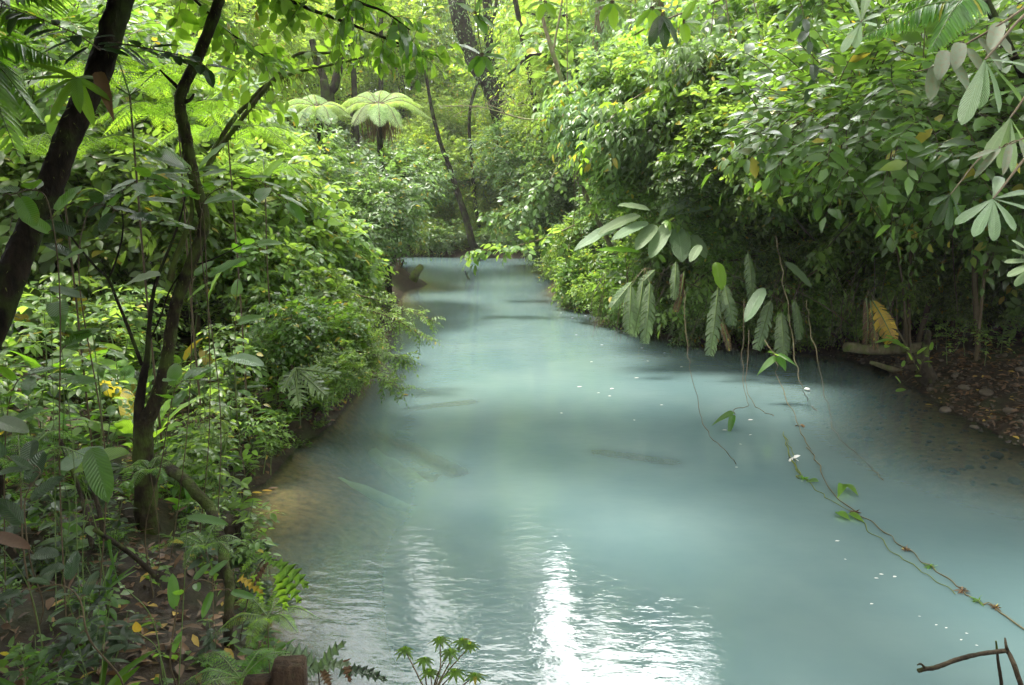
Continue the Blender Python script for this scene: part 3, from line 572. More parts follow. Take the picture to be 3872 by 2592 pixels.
tree_fern(378, 104, 22.5, [(334, 118, -.5), (340, 106, .8), (434, 120, -.5), (424, 107, .8), (400, 128, -1.2), (352, 126, -1.2), (412, 99, 1.3), (360, 99, 1.5), (380, 126, -1.4), (385, 98, 1.8)], 'tree fern with arching pale fronds and a brown skirt of dead fronds')
tree_fern(318, 106, 21.5, [(272, 118, -.4), (280, 106, .5), (352, 117, -.3), (344, 107, .6), (298, 124, -1), (332, 124, -1), (310, 99, 1.2)], 'tree fern partly hidden behind the mossy branches, left of the skirted one', False)

# yellow-green understory ferns, left
def fern(px, py, Yd, n, L, label, mat='fern', sag=.22, up=.55, bip=9, zone=None, npn=20, arc=(0, 6.28)):
    c = at(px, py, Yd); b = c.copy(); b[2] = min(gz(b[0], b[1]), c[2]-.02); rt = thing('fern', label, 'fern', b)
    part('stem', tube([b, (b+c)/2+rng.normal(0, .03, 3), c], [.012*min(1, L), .011*min(1, L), .009*min(1, L)], 6, 4, .2), M['twig'], rt)
    for k in range(n):
        a = arc[0]+(arc[1]-arc[0])*(k+rng.uniform(0, .6))/n; l = L*rng.uniform(.8, 1.15)
        tip = c+np.array((math.cos(a)*l, math.sin(a)*l, l*(up-.55)*rng.uniform(.7, 1.2)))
        part('frond', frond(c, tip, sag, npn, L*.26, L*.035, bip=bip, rach=.005*L+.002), [M[mat], M['gstem']], rt)
    if zone: AUTO.append((rt, label, zone, c))
    return rt
fern(178, 118, 8.5, 9, 1.15, 'large lacy yellow-green fern between the two left trunks', up=.4)
fern(228, 140, 9.5, 8, 1.05, 'lacy lime fern right of the forked mossy stem', up=.4)
fern(130, 95, 8, 8, 1.1, 'bright fern against the thick leaning trunk', up=.6)
fern(60, 160, 7.5, 8, .9, 'yellow-green fern left of the thick leaning trunk', up=.6)
fern(265, 175, 11, 7, .9, 'small lime fern in front of the pale bushes', up=.5)
fern(20, 462, 4.4, 6, .5, 'grey-green fern low by the left picture edge', 'palm', up=.5)
fern(150, 470, 5.6, 6, .3, 'small fern under the forked tree roots', 'palm', up=.45)
fern(268, 617, 4.3, 6, .33, 'small fern hanging over the water by the root end', 'fern', up=.5)
fern(205, 545, 4.8, 6, .32, 'little fern on the bank behind the dark root', 'palm', up=.5)
fern(240, 678, 3.3, 6, .3, 'small fern beside the wooden post', 'palm', up=.6)
# palms
def palm_fronds(label, list_, mat, npin, plen, pw, hang=.3, stem=None):
    b = np.array(list_[0][0]) if stem is None else np.array(stem); rt = thing('palm', label, 'palm', b)
    if stem is not None: part('trunk', tube([b, (b+list_[0][0])/2, list_[0][0]], [.05, .045, .04], 7, 4, .1), M['bark'], rt)
    for bs, tp, sg in list_: part('frond', frond(bs, tp, sg, npin, plen, pw, hangp=hang, rach=.012, ang=55), [M[mat], M['gstem']], rt)
pc = at(-60, 60, 6.5); pb = pc.copy(); pb[2] = gz(pb[0], pb[1])
palm_fronds('palm with long glossy fronds reaching in at the upper left', [(pc, at(45, 20, 6), .18), (pc, at(60, 62, 6.6), .2), (pc, at(40, 120, 6.2), .25), (pc, at(20, 160, 5.8), .3), (pc, at(75, -10, 6.4), .15)], 'palm', 30, .5, .035, .35, pb)
pc = at(985, 0, 8); pb = pc.copy()+np.array((5.5, 3.5, 0)); pb[2] = gz(pb[0], pb[1])
palm_fronds('palm frond clump hanging in at the upper right', [(pc, at(862, 38, 8), .1), (pc, at(930, 50, 7.5), .2), (pc, at(900, 5, 8.3), .12)], 'palm', 34, .42, .03, .5, pb)

# ------------------------------------------------------------------ big single leaves
def one_leaf(base, tip, width, prof='big', droop=.12, fold=.18, nh=None, cols=7, wave=.06):
    base = np.asarray(base, float); tip = np.asarray(tip, float); D = tip-base; L = np.linalg.norm(D)
    nh = np.array((0, -.45, 1.0)) if nh is None else np.asarray(nh, float)
    n = nrm(nh-D*(nh@D)/(L*L))
    g = leaves(Geo(), base, D+n*droop*L*.9, n, L, width, prof, droop, fold, wave, cols); return g
def torn_leaf(base, tip, width, strips=17, nh=(0, -1, .2), gap=.3):
    base = np.asarray(base, float); tip = np.asarray(tip, float); D = tip-base; L = np.linalg.norm(D); d = D/L
    nh = np.asarray(nh, float)+rng.normal(0, .15, 3); n = nrm(nh-d*(nh@d)); s = np.cross(d, n); g = Geo()
    S = np.array([base+D*q+n*.06*L*math.sin(q*3.14) for q in np.linspace(0, 1, 12)])
    tube(S, [.012, .009, .003], 5, 1, smooth=False, g=g, mi=1)
    ps = lambda q: base+D*q+n*.06*L*math.sin(q*3.14)
    wf = lambda q: max(.12, math.sin((q*.86+.1)*math.pi)**.45)*width*.5
    for sg in (-1, 1):
        q = 0.02; run = 0
        while q < .97:
            dq = rng.uniform(.5, 1.6)/strips; q2 = min(.99, q+dq); gp = gap*dq*rng.uniform(.0, 1.0)
            rag = rng.uniform(.8, 1.05); dz = rng.normal(0, .05)*width
            for f0, f1 in ((0, .5), (.5, 1)):
                pts = []
                for qq, ff in ((q, f0), (q2, f0), (q2, f1), (q, f1)):
                    sh = .09*ff; sq = (qq-(q2-q)*0)+(gp*ff if qq == q else -gp*ff)
                    sq = min(.995, sq); pts.append(ps(min(1, sq+sh*ff))+s*sg*wf(sq)*rag*ff+n*(dz*ff-.18*width*ff*ff))
                g.add(pts, [[0, 1, 2, 3]], [(q, .5+sg*f0*.5), (q2, .5+sg*f0*.5), (q2, .5+sg*f1*.5), (q, .5+sg*f1*.5)])
            q = q2
    return g
def leafy(name, label, cat, base, stems, lvs, mat, stemmat='gstem', group=None, labels=None):
    """lvs: (basepoint, tip, width, profile, matkey or None)"""
    rt = thing(name, label, cat, base, group)
    g = Geo()
    for s, r in stems: tube(s, [r, r*.8, r*.45], 6, 6, .06, g=g)
    for l in lvs:                         # petioles
        b = np.array(l[0]); D = np.array(l[1])-b; S = [np.array(s, float) for s, _ in stems]
        near = min((p for s in S for p in spline(s, 6)), key=lambda p: np.linalg.norm(p-b)) if S else b
        if .01 < np.linalg.norm(near-b) < 1.5: tube([near, (near+b)/2+ZV*.01, b+D*.03], [.004, .003, .003], 4, 3, g=g)
    if g.n: part('stem', g, M[stemmat], rt)
    for l in lvs:
        mk = l[4] if len(l) > 4 and l[4] else mat
        if l[3] == 'torn': gg = torn_leaf(l[0], l[1], l[2])
        else: gg = one_leaf(l[0], l[1], l[2], l[3])
        part('leaf', gg, [M[mk], M['gstem']], rt)
    return rt
def cluster(name, label, cat, base, stem, n, L, W, mat, prof='big', Yj=.15, spread=1.0, dy=0, upf=.1, hangf=.0, stemr=.0045, group=None, stemmat='twig', ends=.35):
    """leaves alternate along the last part of a stem"""
    S = spline(stem, 10); k = np.linspace(int(len(S)*ends), len(S)-1, n).astype(int); lv = []
    for j, i in enumerate(k):
        T = nrm(S[min(i+1, len(S)-1)]-S[max(i-1, 0)]); sd = nrm(np.cross(T, ZV+rng.normal(0, .3, 3))); a = (1 if j % 2 else -1)*(0 if j == n-1 else 1)
        d = T*.55+sd*a*spread+ZV*(upf-hangf)+rng.normal(0, .18, 3); d = nrm(d); l = L*rng.uniform(.7, 1.15)
        b = S[i]+d*.03; lv.append((b, b+d*l, W*l/L, prof))
    return leafy(name, label, cat, base, [(stem, stemr)], lv, mat, stemmat, group)

# ------------------------------------------------------------------ foreground trees, left
P = [at(-175, 640, 4.3), at(-90, 480, 4.4), at(-20, 352, 4.5), at(8, 285, 4.6), at(30, 230, 4.7), at(51, 183, 4.75), at(70, 132, 4.8), at(98, 73, 4.9), at(121, 0, 5), at(140, -60, 5.1), at(165, -170, 5.3)]
b = P[0].copy(); b[2] = gz(b[0], b[1])-.1; P[0] = b
rt = thing('leaning_tree', 'thick dark mossy trunk leaning across the left edge of the picture', 'tree', b)
tk = part('trunk', tube(P, [.12, .09, .076, .072, .069, .066], 18, 10, .10), M['bark'], rt)
S = spline(P[2:], 12); n = 420; k = rng.integers(0, len(S), n); o = nrm(rng.normal(size=(n, 3)))
part('moss', leaves(Geo(), S[k]+o*.067, o*.6-ZV*.6, rng.normal(size=(n, 3)), rng.uniform(.02, .06, n), .004, 'tiny'), [M['moss']], rt)
f = link(bpy.data.objects.new('crown', LIB['canopy1'])); f.parent = rt; f.location = P[-1]-np.array(b); f.scale = (2, 2, 1.5)
# epiphyte with dark leaves growing across from the leaning trunk
def dark_twig(pts, n, L, W, label, mat='dark', Y=4.6, hang=.5, name='epiphyte', cat='plant', **kw):
    st = [at(x, y, Yv) for x, y, Yv in pts]
    return cluster(name, label, cat, st[0], st, n, L, W, mat, hangf=hang, ends=.05, stemmat='twig', **kw)
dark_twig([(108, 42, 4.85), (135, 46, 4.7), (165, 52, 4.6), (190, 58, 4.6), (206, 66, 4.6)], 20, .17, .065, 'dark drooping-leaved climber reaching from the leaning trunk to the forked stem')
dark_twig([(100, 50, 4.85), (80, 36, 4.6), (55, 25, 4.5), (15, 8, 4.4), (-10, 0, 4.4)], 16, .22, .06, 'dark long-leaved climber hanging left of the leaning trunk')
c = at(76, 78, 4.5)
leafy('epiphyte', 'rosette of long yellow-green leaves hanging on the leaning trunk', 'plant', c, [([at(95, 78, 4.75), at(86, 77, 4.6), c], .012)],
      [(c, at(x, y, yy), .062, 'big') for x, y, yy in ((18, 81, 4.4), (32, 103, 4.35), (50, 123, 4.3), (94, 126, 4.4), (80, 112, 4.2), (24, 62, 4.5), (110, 100, 4.5))], 'lime')
leafy('dead_leaf', 'large curled brown dead leaf caught on the leaning trunk', 'dead leaf', at(94, 68, 4.6), [], [(at(98, 72, 4.6), at(114, 121, 4.45), .075, 'heart')], 'brown')

# forked tree
FY = 6.5; base = at(141, 462, FY); base[2] = gz(base[0], base[1])
def A(*pts, Y=FY): return [at(x, y, Y+(p[0] if p else 0)) for x, y, *p in pts]
base[2] -= .08
rt = thing('forked_tree', 'slender mossy forked tree standing on the left bank', 'tree', base)
main = [base]+A((143, 436), (153, 408), (164, 374), (169, 345), (176, 304), (191, 264), (204, 227), (201, 205), (192, 169), (185, 132), (180, 104), (184, 86), (202, 48), (219, 0), (235, -60), (250, -140))
part('trunk', tube(main, [.10, .058, .05, .047, .046, .044, .042, .04], 14, 8, .12), M['bark2'], rt)
part('stem', tube([main[0]+np.array((-.02, 0, .15))]+A((139, 420), (140, 400), (144, 374), (147, 359), (149, 330), (151, 308), (155, 286), (164, 261), (173, 239), (182, 212), (186, 190)), [.05, .04, .022, .015, .01, .006], 9, 7, .1), M['bark'], rt)
part('stem', tube(A((142, 365), (128, 327), (117, 300), (108, 279), (94, 265), (73, 239), (60, 215)), [.016, .013, .01, .006], 7, 6, .08), M['bark'], rt)
part('branch', tube(A((108, 279), (114, 266), (121, 243), (123, 220), (118, 190)), [.01, .008, .004], 6, 6), M['bark'], rt)
part('branch', tube(A((148, 345), (160, 318), (170, 290), (185, 270), (205, 262), (222, 255), (245, 243)), [.008, .008, .004], 6, 6), M['bark'], rt)
part('branch', tube(A((170, 280), (175, 260), (186, 232), (192, 213), (190, 190)), [.028, .024, .02, .012], 8, 6, .12), M['barkm'], rt)
part('branch', tube(A((184, 98), (178, 88), (168, 78), (160, 70)), [.02, .015, .006], 7, 5), M['bark'], rt)
part('branch', tube(A((184, 102), (190, 100), (194, 94)), [.02, .014, .01], 7, 4, .2), M['bark'], rt)
rootpts = [base+ZV*.3]+[onz(x, y, z) for x, y, z in ((157, 462, 1.0), (171, 470, 1.15), (186, 481, 1.2), (198, 495, 1.15), (210, 508, 1.08), (217, 529, 1.0), (223, 546, .92), (224, 564, .85), (230, 585, .75), (229, 605, .65), (228, 632, .5), (232, 665, .2))]
part('root', tube(rootpts, [.06, .045, .042, .04, .037, .034, .032], 12, 8, .14), M['bark2'], rt)
S = spline(main, 14); n = 900; k = rng.integers(0, len(S), n); o = nrm(rng.normal(size=(n, 3)))
part('moss', leaves(Geo(), S[k]+o*.045, o*.6-ZV*.6, rng.normal(size=(n, 3)), rng.uniform(.02, .06, n), .004, 'tiny'), [M['moss']], rt)
f = link(bpy.data.objects.new('crown', LIB['canopy2'])); f.parent = rt; f.location = main[-1]-np.array(base)+np.array((0, 0, .6)); f.scale = (1.4, 1.4, 1.0)

# mossy diagonal branches with backlit oval leaves
def bigbranch(pts, Yd, r, mat, label, ns, L, W, leafm, spl=.35, prof='oval6', fringe=0, name='branch', nl=6, hang=.2, fr=0.25, sag=.25, up=.25):
    P = [at(x, y, Yd+(q[0] if q else 0)) for x, y, *q in pts]; rt = thing(name, label, 'branch', P[0])
    part('wood', tube(P, [r, r*.7, r*.3], 8, 7, .15), M[mat], rt)
    S = spline(P, 12)
    if ns:
        k = rng.integers(int(len(S)*fr), len(S), ns); T = nrm(S[-1]-S[0]); D = T*.6+rng.normal(0, .6, (ns, 3)); D[:, 2] += up
        part('leaves', sprays(Geo(), S[k], D, rng.uniform(.6, 1.3, ns)*spl, nl, L, W, prof, sag=sag, hang=hang, twig=.003, lvar=.2), [M[leafm], TW], rt)
    if fringe:
        k = rng.integers(0, len(S), fringe); part('moss', leaves(Geo(), S[k], rng.normal(0, .2, (fringe, 3))-ZV, rng.normal(size=(fringe, 3)), rng.uniform(.03, .13, fringe), .006, 'tiny'), [M['moss']], rt)
    return rt
bigbranch([(205, 172), (216, 152), (232, 132), (250, 108), (271, 82), (285, 68), (298, 54), (325, 53), (360, 50), (400, 46)], 8, .028, 'barkm', 'upper mossy branch slanting up to the right past the tree fern', 12, .13, .065, 'lime', .3, fringe=160)
bigbranch([(208, 160), (230, 124), (247, 104), (264, 87), (285, 76), (305, 70), (344, 62), (375, 54)], 8.3, .028, 'barkm', 'lower moss-fringed branch beneath the other slanting branch', 8, .14, .075, 'lime', .35, fringe=200, fr=.5)
bigbranch([(225, -50), (260, -15), (300, 5), (345, 22), (390, 40), (420, 52)], 6.3, .02, 'bark', 'overhanging branch with backlit oval leaves across the top left', 42, .125, .062, 'lime', .28, hang=.35, up=.1, fr=.15, sag=.1)
bigbranch([(290, -60), (325, -25), (355, 0), (385, 12), (410, 30)], 5.8, .015, 'bark', 'overhanging leafy twig in front of the backlit branch', 14, .13, .065, 'big', .25, hang=.4, up=0, fr=.3)
bigbranch([(160, -40), (200, 5), (240, 40), (270, 60)], 7.0, .015, 'bark', 'backlit leafy branch right of the leaning trunk', 22, .14, .075, 'lime', .4, hang=.3, up=0, fr=.1)
bigbranch([(470, -70), (475, -20), (480, 5), (478, 30), (482, 55)], 5, .006, 'gstem', 'hanging twig of large green leaves in front of the thick leaf-wrapped trunk', 0, 0, 0, 'big')
# hanging palmate twigs, top middle
def palmate(px, py, Yd, angs, L, W, label, mat='lime', top=(0, -60), prof='big'):
    c = at(px, py, Yd); s = Yd/FPX; lv = []
    for a in angs:
        d = np.array((math.cos(R_(a)), rng.uniform(-.35, .15), math.sin(R_(a)))); lv.append((c+d*.01, c+d*L*rng.uniform(.85, 1.1), W, prof))
    up = c+np.array((top[0]*s, .1, -top[1]*s)); return leafy('leafy_twig', label, 'twig', up, [([up, (up+c)/2+rng.normal(0, .02, 3), c], .004)], lv, mat, 'twig')
palmate(475, 14, 5, (150, 60, 10, -35, -60), .14, .07, 'hanging twig of broad green leaves, upper of the two before the thick trunk', 'big', (0, -90))
palmate(482, 55, 5, (160, 30, -10, -60, -130, -100), .15, .075, 'hanging twig with broad leaves, lower of the two before the thick trunk', 'big', (0, -90))
palmate(545, 2, 5, (-20, -60, -110, -160), .12, .065, 'five-leaf twig hanging in above the thin pale trunk', 'lime')
palmate(612, 2, 5, (-15, -50, -85, -120, -160), .15, .065, 'backlit five-leaf twig at the top edge, left of a pair', 'lime')
palmate(652, 8, 5, (-10, -45, -85, -130, -165), .15, .07, 'backlit five-leaf twig at the top edge, right of a pair', 'lime')
palmate(683, 22, 5, (25, -5, -40, -80, 60), .14, .07, 'bright green five-leaf twig beside the dark hanging leaves', 'lime', (30, -60))
palmate(662, 14, 4.8, (-60, -85, -110), .2, .07, 'dark pair of hanging leaves under the top edge', 'dark')

# right: pale-backed palmate leaves, near
def whorl(px, py, Yd, tips, W, label, mat, root, name='palmate_branch'):
    c = at(px, py, Yd); return leafy(name, label, 'branch', root, [([root, (root+c)/2+np.array((0, 0, .15)), c], .012)], [(c, at(x, y, Yd+dy), W, 'obov') for x, y, dy in tips], mat, 'twig')
whorl(993, 199, 4.2, [(956, 224, -.1), (974, 236, -.2), (994, 240, -.2), (1015, 230, -.1), (1040, 215, 0), (1000, 176, .2), (1035, 192, .1)], .062, 'whorl of pale silvery leaves hanging in at the right edge', 'pale', at(1075, 150, 4.6))
whorl(861, 22, 6.5, [(842, 52, -.1), (855, 48, -.1), (848, -5, .1), (868, -8, .1), (881, 14, 0), (876, 26, -.1), (839, 30, 0)], .075, 'whorl of pale upturned leaves near the top right', 'pale', at(905, -45, 7))
whorl(985, 60, 4.2, [(962, 124, -.2), (978, 108, -.1), (1000, 112, 0), (1020, 100, .1), (1040, 70, .1)], .085, 'bunch of long grey-green leaves drooping at the right edge', 'pale', at(1070, 20, 4.6))
whorl(1010, 118, 4.6, [(985, 160, -.1), (1000, 168, 0), (1012, 172, 0), (1030, 160, .1)], .07, 'bunch of drooping leaves between the silvery whorl and the long grey-green leaves', 'banana', at(1075, 80, 4.8))
c0 = at(1010, 18, 4.8)
leafy('hanging_branch', 'arching branch with hanging spotted grey leaves at the upper right', 'branch', at(1060, -20, 5), [([at(1060, -20, 5), c0, at(965, 45, 4.8), at(935, 66, 4.8), at(915, 72, 4.8)], .008)],
      [(at(x, y, 4.8), at(x2, y2, 4.7), .085, 'big') for x, y, x2, y2 in ((935, 66, 930, 101), (950, 58, 968, 90), (966, 48, 985, 76), (978, 38, 1002, 70), (945, 50, 938, 80), (960, 42, 955, 70), (990, 30, 1012, 55), (1000, 22, 990, 50))], 'greyleaf', 'twig')
leafy('hanging_branch', 'long narrow tan leaves hanging above the silvery whorl', 'branch', at(1060, 120, 4.6), [([at(1060, 120, 4.6), at(1020, 140, 4.5), at(995, 150, 4.4)], .006)],
      [(at(x, y, 4.4), at(x2, y2, 4.3), .04, 'big') for x, y, x2, y2 in ((1000, 148, 974, 178), (1010, 144, 1003, 175), (1020, 140, 1030, 170), (995, 150, 968, 160))], 'greyleaf', 'twig')
whorl(950, 195, 7, [(935, 225, 0), (948, 230, 0), (962, 222, 0), (930, 205, 0)], .09, 'dim drooping leaves left of the silvery whorl', 'dark', at(1010, 150, 8))
whorl(1040, 262, 6, [(1012, 250, 0), (1005, 262, 0), (1008, 276, -.1), (1015, 286, 0), (1012, 240, 0)], .07, 'layered leaves at the right edge below the silvery whorl', 'banana', at(1085, 250, 6.5))
dark_twig([(800, 0, 9), (806, 25, 9), (812, 50, 9), (815, 75, 9)], 14, .3, .09, 'dark leafy twig hanging above the right bank wall', name='hanging_twig', cat='twig', hang=.3)

# banana-like plants over the right bank
def heli(label, root_px, rY, lvs, mat='banana', extra=()):
    rp = at(*root_px, rY); b = rp.copy()
    while sdist(b[0], b[1]) < .2: b[0] += .2; b[1] += .1
    b[2] = gz(b[0], b[1]); top = rp
    return leafy('heliconia', label, 'plant', b, [([b, (b+top)/2+np.array((0, 0, .1)), top], .016)], lvs, mat, 'vine')
def L_(x, y, Y, x2, y2, Y2, w, k='torn', m=None): return (at(x, y, Y), at(x2, y2, Y2), w, k, m)
heli('giant-leaved plant with four torn pale leaves hanging to the water', (645, 268), 14.5,
     [L_(632, 282, 14.3, 611, 308, 14.1, .2), L_(631, 285, 14.2, 629, 334, 14, .27), L_(643, 281, 14.3, 634, 337, 14.1, .23), L_(650, 282, 14.2, 645, 344, 14, .28), L_(655, 270, 14.5, 640, 285, 14.3, .18), L_(676, 262, 14.5, 674, 300, 14.3, .2), L_(684, 272, 14.5, 676, 312, 14.3, .16, 'torn', 'brown')])
heli('giant-leaved plant with torn leaves and a brown withered one at the waterline', (722, 270), 14.2,
     [L_(718, 288, 14, 710, 356, 13.8, .28), L_(724, 284, 14.1, 733, 326, 13.9, .27), L_(716, 262, 14, 722, 290, 13.8, .25, 'big', 'lime'), L_(722, 322, 14, 730, 351, 13.9, .14, 'torn', 'brown'), L_(748, 252, 14.1, 752, 300, 14, .22), L_(700, 245, 14.2, 690, 262, 13.9, .18, 'big')])
heli('giant-leaved plant with a yellow-edged torn leaf touching the water', (778, 280), 14,
     [L_(771, 300, 13.9, 757, 350, 13.7, .26), L_(781, 312, 13.8, 783, 360, 13.6, .3), L_(764, 288, 13.9, 745, 322, 13.7, .24, 'big', 'pale'), L_(795, 300, 13.9, 800, 340, 13.8, .2), L_(785, 262, 13.8, 812, 288, 13.6, .22, 'big')])
heli('withered plant with one bright yellow torn leaf above the shore', (868, 290), 13,
     [L_(872, 300, 12.9, 894, 342, 12.7, .36, 'torn', 'yellow'), L_(866, 298, 12.9, 866, 345, 12.9, .16, 'torn', 'brown'), L_(870, 300, 12.9, 876, 350, 12.8, .14, 'torn', 'brown')])
heli('giant-leaved plant fanning broad pale blades over the river', (665, 225), 15.5,
     [L_(628, 220, 15.2, 574, 250, 14.8, .3, 'big', 'pale'), L_(640, 215, 15.2, 598, 234, 14.8, .3, 'big'), L_(648, 222, 15, 612, 240, 14.6, .28, 'big', 'pale'), L_(655, 225, 15, 636, 250, 14.6, .3, 'big', 'banana'), L_(668, 225, 15, 650, 258, 14.6, .32, 'big'), L_(678, 228, 15, 682, 262, 14.6, .4, 'big', 'pale'), L_(660, 212, 15, 690, 198, 14.8, .3), L_(672, 214, 15, 712, 208, 14.8, .3, 'big', 'pale'), L_(650, 210, 15, 618, 205, 14.9, .25, 'big', 'banana'), L_(640, 252, 15, 596, 250, 14.6, .2, 'big', 'lime'), L_(690, 235, 15, 706, 258, 14.7, .3, 'big', 'banana')])
for args in (('broad leaf pair among small leaves high on the right bank', (820, 190), 15.6, [L_(815, 190, 15.6, 790, 200, 15.3, .2, 'big'), L_(820, 195, 15.6, 812, 225, 15.3, .22, 'big', 'lime')]),
             ('dark hanging giant leaf in the right bank shade', (745, 165), 15.4, [L_(744, 160, 15.4, 742, 190, 15.2, .22, 'big', 'dark'), L_(748, 165, 15.4, 762, 180, 15.2, .16, 'big', 'dark')])): heli(*args)

for k, (pts, Yd, n, L, W, mk, lab) in enumerate((
    ([(800, 45), (740, 60), (680, 75), (625, 105), (590, 145)], 15.5, 46, .24, .095, 'lime', 'long arching branch of drooping yellow-green leaves on the right, topmost'),
    ([(830, 110), (770, 118), (710, 135), (660, 170)], 15, 40, .22, .09, 'lime', 'arching leafy branch on the right bank, second from the top'),
    ([(800, 175), (750, 185), (700, 200), (660, 232)], 15, 34, .2, .085, 'fresh', 'arching leafy branch just above the broad pale blades'),
    ([(900, 120), (850, 140), (800, 170), (765, 205)], 14.5, 34, .2, .085, 'mid', 'arching leafy branch in the right bank shade'),
    ([(960, 180), (910, 190), (860, 215), (825, 250)], 14, 30, .19, .08, 'fresh', 'low arching leafy branch at the far right'),
    ([(720, 0), (665, 20), (620, 45), (575, 95)], 18, 36, .24, .1, 'lime', 'high arching leafy branch left of the mossy trunk'),
    ([(760, 255), (730, 262), (700, 278), (672, 310)], 15.3, 26, .16, .07, 'fresh', 'small arching branch over the hanging torn leaves'),
    ([(860, 250), (830, 262), (800, 285), (790, 318)], 14.8, 26, .15, .065, 'fresh', 'small leafy branch drooping to the water beside the yellow torn leaf'))):
    bigbranch(pts, Yd, .022, 'twig', lab, n, L, W, mk, .5, hang=.45, up=0, fr=.05, prof='oval6', nl=6)
for k in range(14):
    px = 560+k*30+rng.uniform(-12, 12); Yv = np.interp(px, [560, 950], [20, 13.5]); y1 = rng.uniform(190, 320)
    P = [at(px+rng.uniform(-15, 15), -20, Yv+.5), at(px+rng.uniform(-12, 12), y1*.4, Yv+.1), at(px+rng.uniform(-10, 10), y1*.75, Yv), at(px+rng.uniform(-10, 10), y1, Yv)]
    o = single('liana', tube(P, [.012, .009, .006], 5, 7, .2), M['twig'], '', 'liana', P[0], 'lianas hanging down the right bank wall'); AUTO.append((o, 'thin hanging liana', 'on the right bank wall', P[1]))
# twig reaching over the water, right of centre far
bigbranch([(575, 225), (545, 238), (520, 245), (495, 250), (474, 249)], 21, .02, 'pbark', 'leafy branch reaching left over the water at the river bend', 26, .22, .13, 'fresh', .5, fr=.15)
bigbranch([(560, 160), (548, 185), (530, 205), (505, 215), (490, 222)], 24, .03, 'pbark', 'long branch of round shiny leaves leaning over the river bend', 34, .22, .13, 'cool', .6, fr=.15, hang=.4)
# sprays over the water, left
for pts, Yd, lab in (([(330, 290), (370, 298), (400, 308), (432, 320)], 13.3, 'fine-leaved spray reaching farthest over the water'), ([(340, 300), (375, 312), (400, 322), (424, 338)], 13, 'fine-leaved spray drooping toward the water below the longest one'),
                     ([(330, 345), (360, 352), (385, 356), (404, 358)], 11, 'low fine-leaved spray over the water'), ([(325, 365), (355, 372), (385, 380), (400, 390)], 10.5, 'lowest fine-leaved spray touching the water')):
    bigbranch(pts, Yd, .012, 'twig', lab+', left bank', 60, .07, .03, 'fresh', .3, 'tiny', fr=.1, nl=9, up=.1)
n=0
# ------------------------------------------------------------------ understory plants on the left bank
def herb_mesh(kind):
    g = Geo()
    if kind == 'herb_broad':
        for s in range(3):
            a = rng.uniform(0, 6.28); top = np.array((math.cos(a)*.2, math.sin(a)*.2, rng.uniform(.5, .9)))
            tube([(0, 0, 0), top*.5+rng.normal(0, .02, 3), top], [.008, .007, .004], 5, 4, g=g, mi=1)
            n = 7; q = rng.uniform(.4, 1, n)[:, None]; B = top*q; a2 = rng.uniform(0, 6.28, n); D = np.stack((np.cos(a2), np.sin(a2), rng.uniform(-.1, .6, n)), -1)
            leaves(g, B+nrm(D)*.04, D, ZV+rng.normal(0, .3, (n, 3)), rng.uniform(.16, .3, n), rng.uniform(.07, .12, n), 'oval6', .3, .2)
    elif kind == 'herb_long':
        n = 11; a = rng.uniform(0, 6.28, n); D = np.stack((np.cos(a), np.sin(a), rng.uniform(.6, 1.8, n)), -1)
        leaves(g, rng.normal(0, .03, (n, 3)), D, ZV+rng.normal(0, .2, (n, 3)), rng.uniform(.35, .65, n), rng.uniform(.05, .09, n), 'big', .45, .2, .05)
    elif kind == 'sapling':
        top = np.array((rng.normal(0, .1), rng.normal(0, .1), 1.3)); tube([(0, 0, 0), top*.5+rng.normal(0, .05, 3), top], [.01, .008, .004], 5, 5, g=g, mi=1)
        n = 15; q = rng.uniform(.3, 1, n)[:, None]; a = rng.uniform(0, 6.28, n); D = np.stack((np.cos(a), np.sin(a), rng.uniform(.1, .6, n)), -1)
        sprays(g, top*q, D, rng.uniform(.25, .45, n), 6, .13, .06, 'oval6', sag=.3, twig=.003)
    elif kind == 'fernlet':
        for k in range(7):
            a = k*.9+rng.uniform(0, .4); frond((0, 0, 0), (math.cos(a)*.35, math.sin(a)*.35, .2), .3, 16, .09, .016, g=g, rach=.003)
    elif kind == 'herb_low':
        n = 14; P = rng.normal(0, .09, (n, 3)); P[:, 2] = 0; sprays(g, P, rng.normal(0, .5, (n, 3))+ZV*.9, rng.uniform(.15, .35, n), 6, .075, .035, 'oval', sag=.25, twig=.002)
    elif kind == 'giant':
        n = 6; a = rng.uniform(0, 6.28)+np.arange(n)*1.05; D = np.stack((np.cos(a)*.7, np.sin(a)*.7, rng.uniform(.8, 1.6, n)), -1); B = nrm(D)*.35
        for b, d in zip(B, D): tube([(0, 0, 0), b*.6+ZV*.03, b+nrm(d)*.03], [.012, .009, .006], 5, 4, g=g, mi=1)
        leaves(g, B, D-ZV*.4, ZV+rng.normal(0, .2, (n, 3)), rng.uniform(.45, .7, n), rng.uniform(.15, .22, n), 'big', .4, .2, .08, 5)
    return g
HM = {'herb_broad': 'big', 'herb_long': 'palm', 'sapling': 'fresh', 'fernlet': 'palm', 'herb_low': 'mid', 'giant': 'big'}
for kd, mk in HM.items():
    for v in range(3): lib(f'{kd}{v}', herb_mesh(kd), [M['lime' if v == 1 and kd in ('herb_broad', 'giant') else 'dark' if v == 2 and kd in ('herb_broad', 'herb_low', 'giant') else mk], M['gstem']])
HD = {'herb_broad': ('herb', 'herb with broad leaves', 'herb'), 'herb_long': ('herb', 'herb with strap leaves', 'herb'), 'sapling': ('sapling', 'slim oval-leaved sapling', 'sapling'),
      'fernlet': ('fern', 'small ground fern', 'fern'), 'herb_low': ('herb', 'low small-leaved herb', 'herb'), 'giant': ('herb', 'tall paddle-leaved herb', 'herb')}
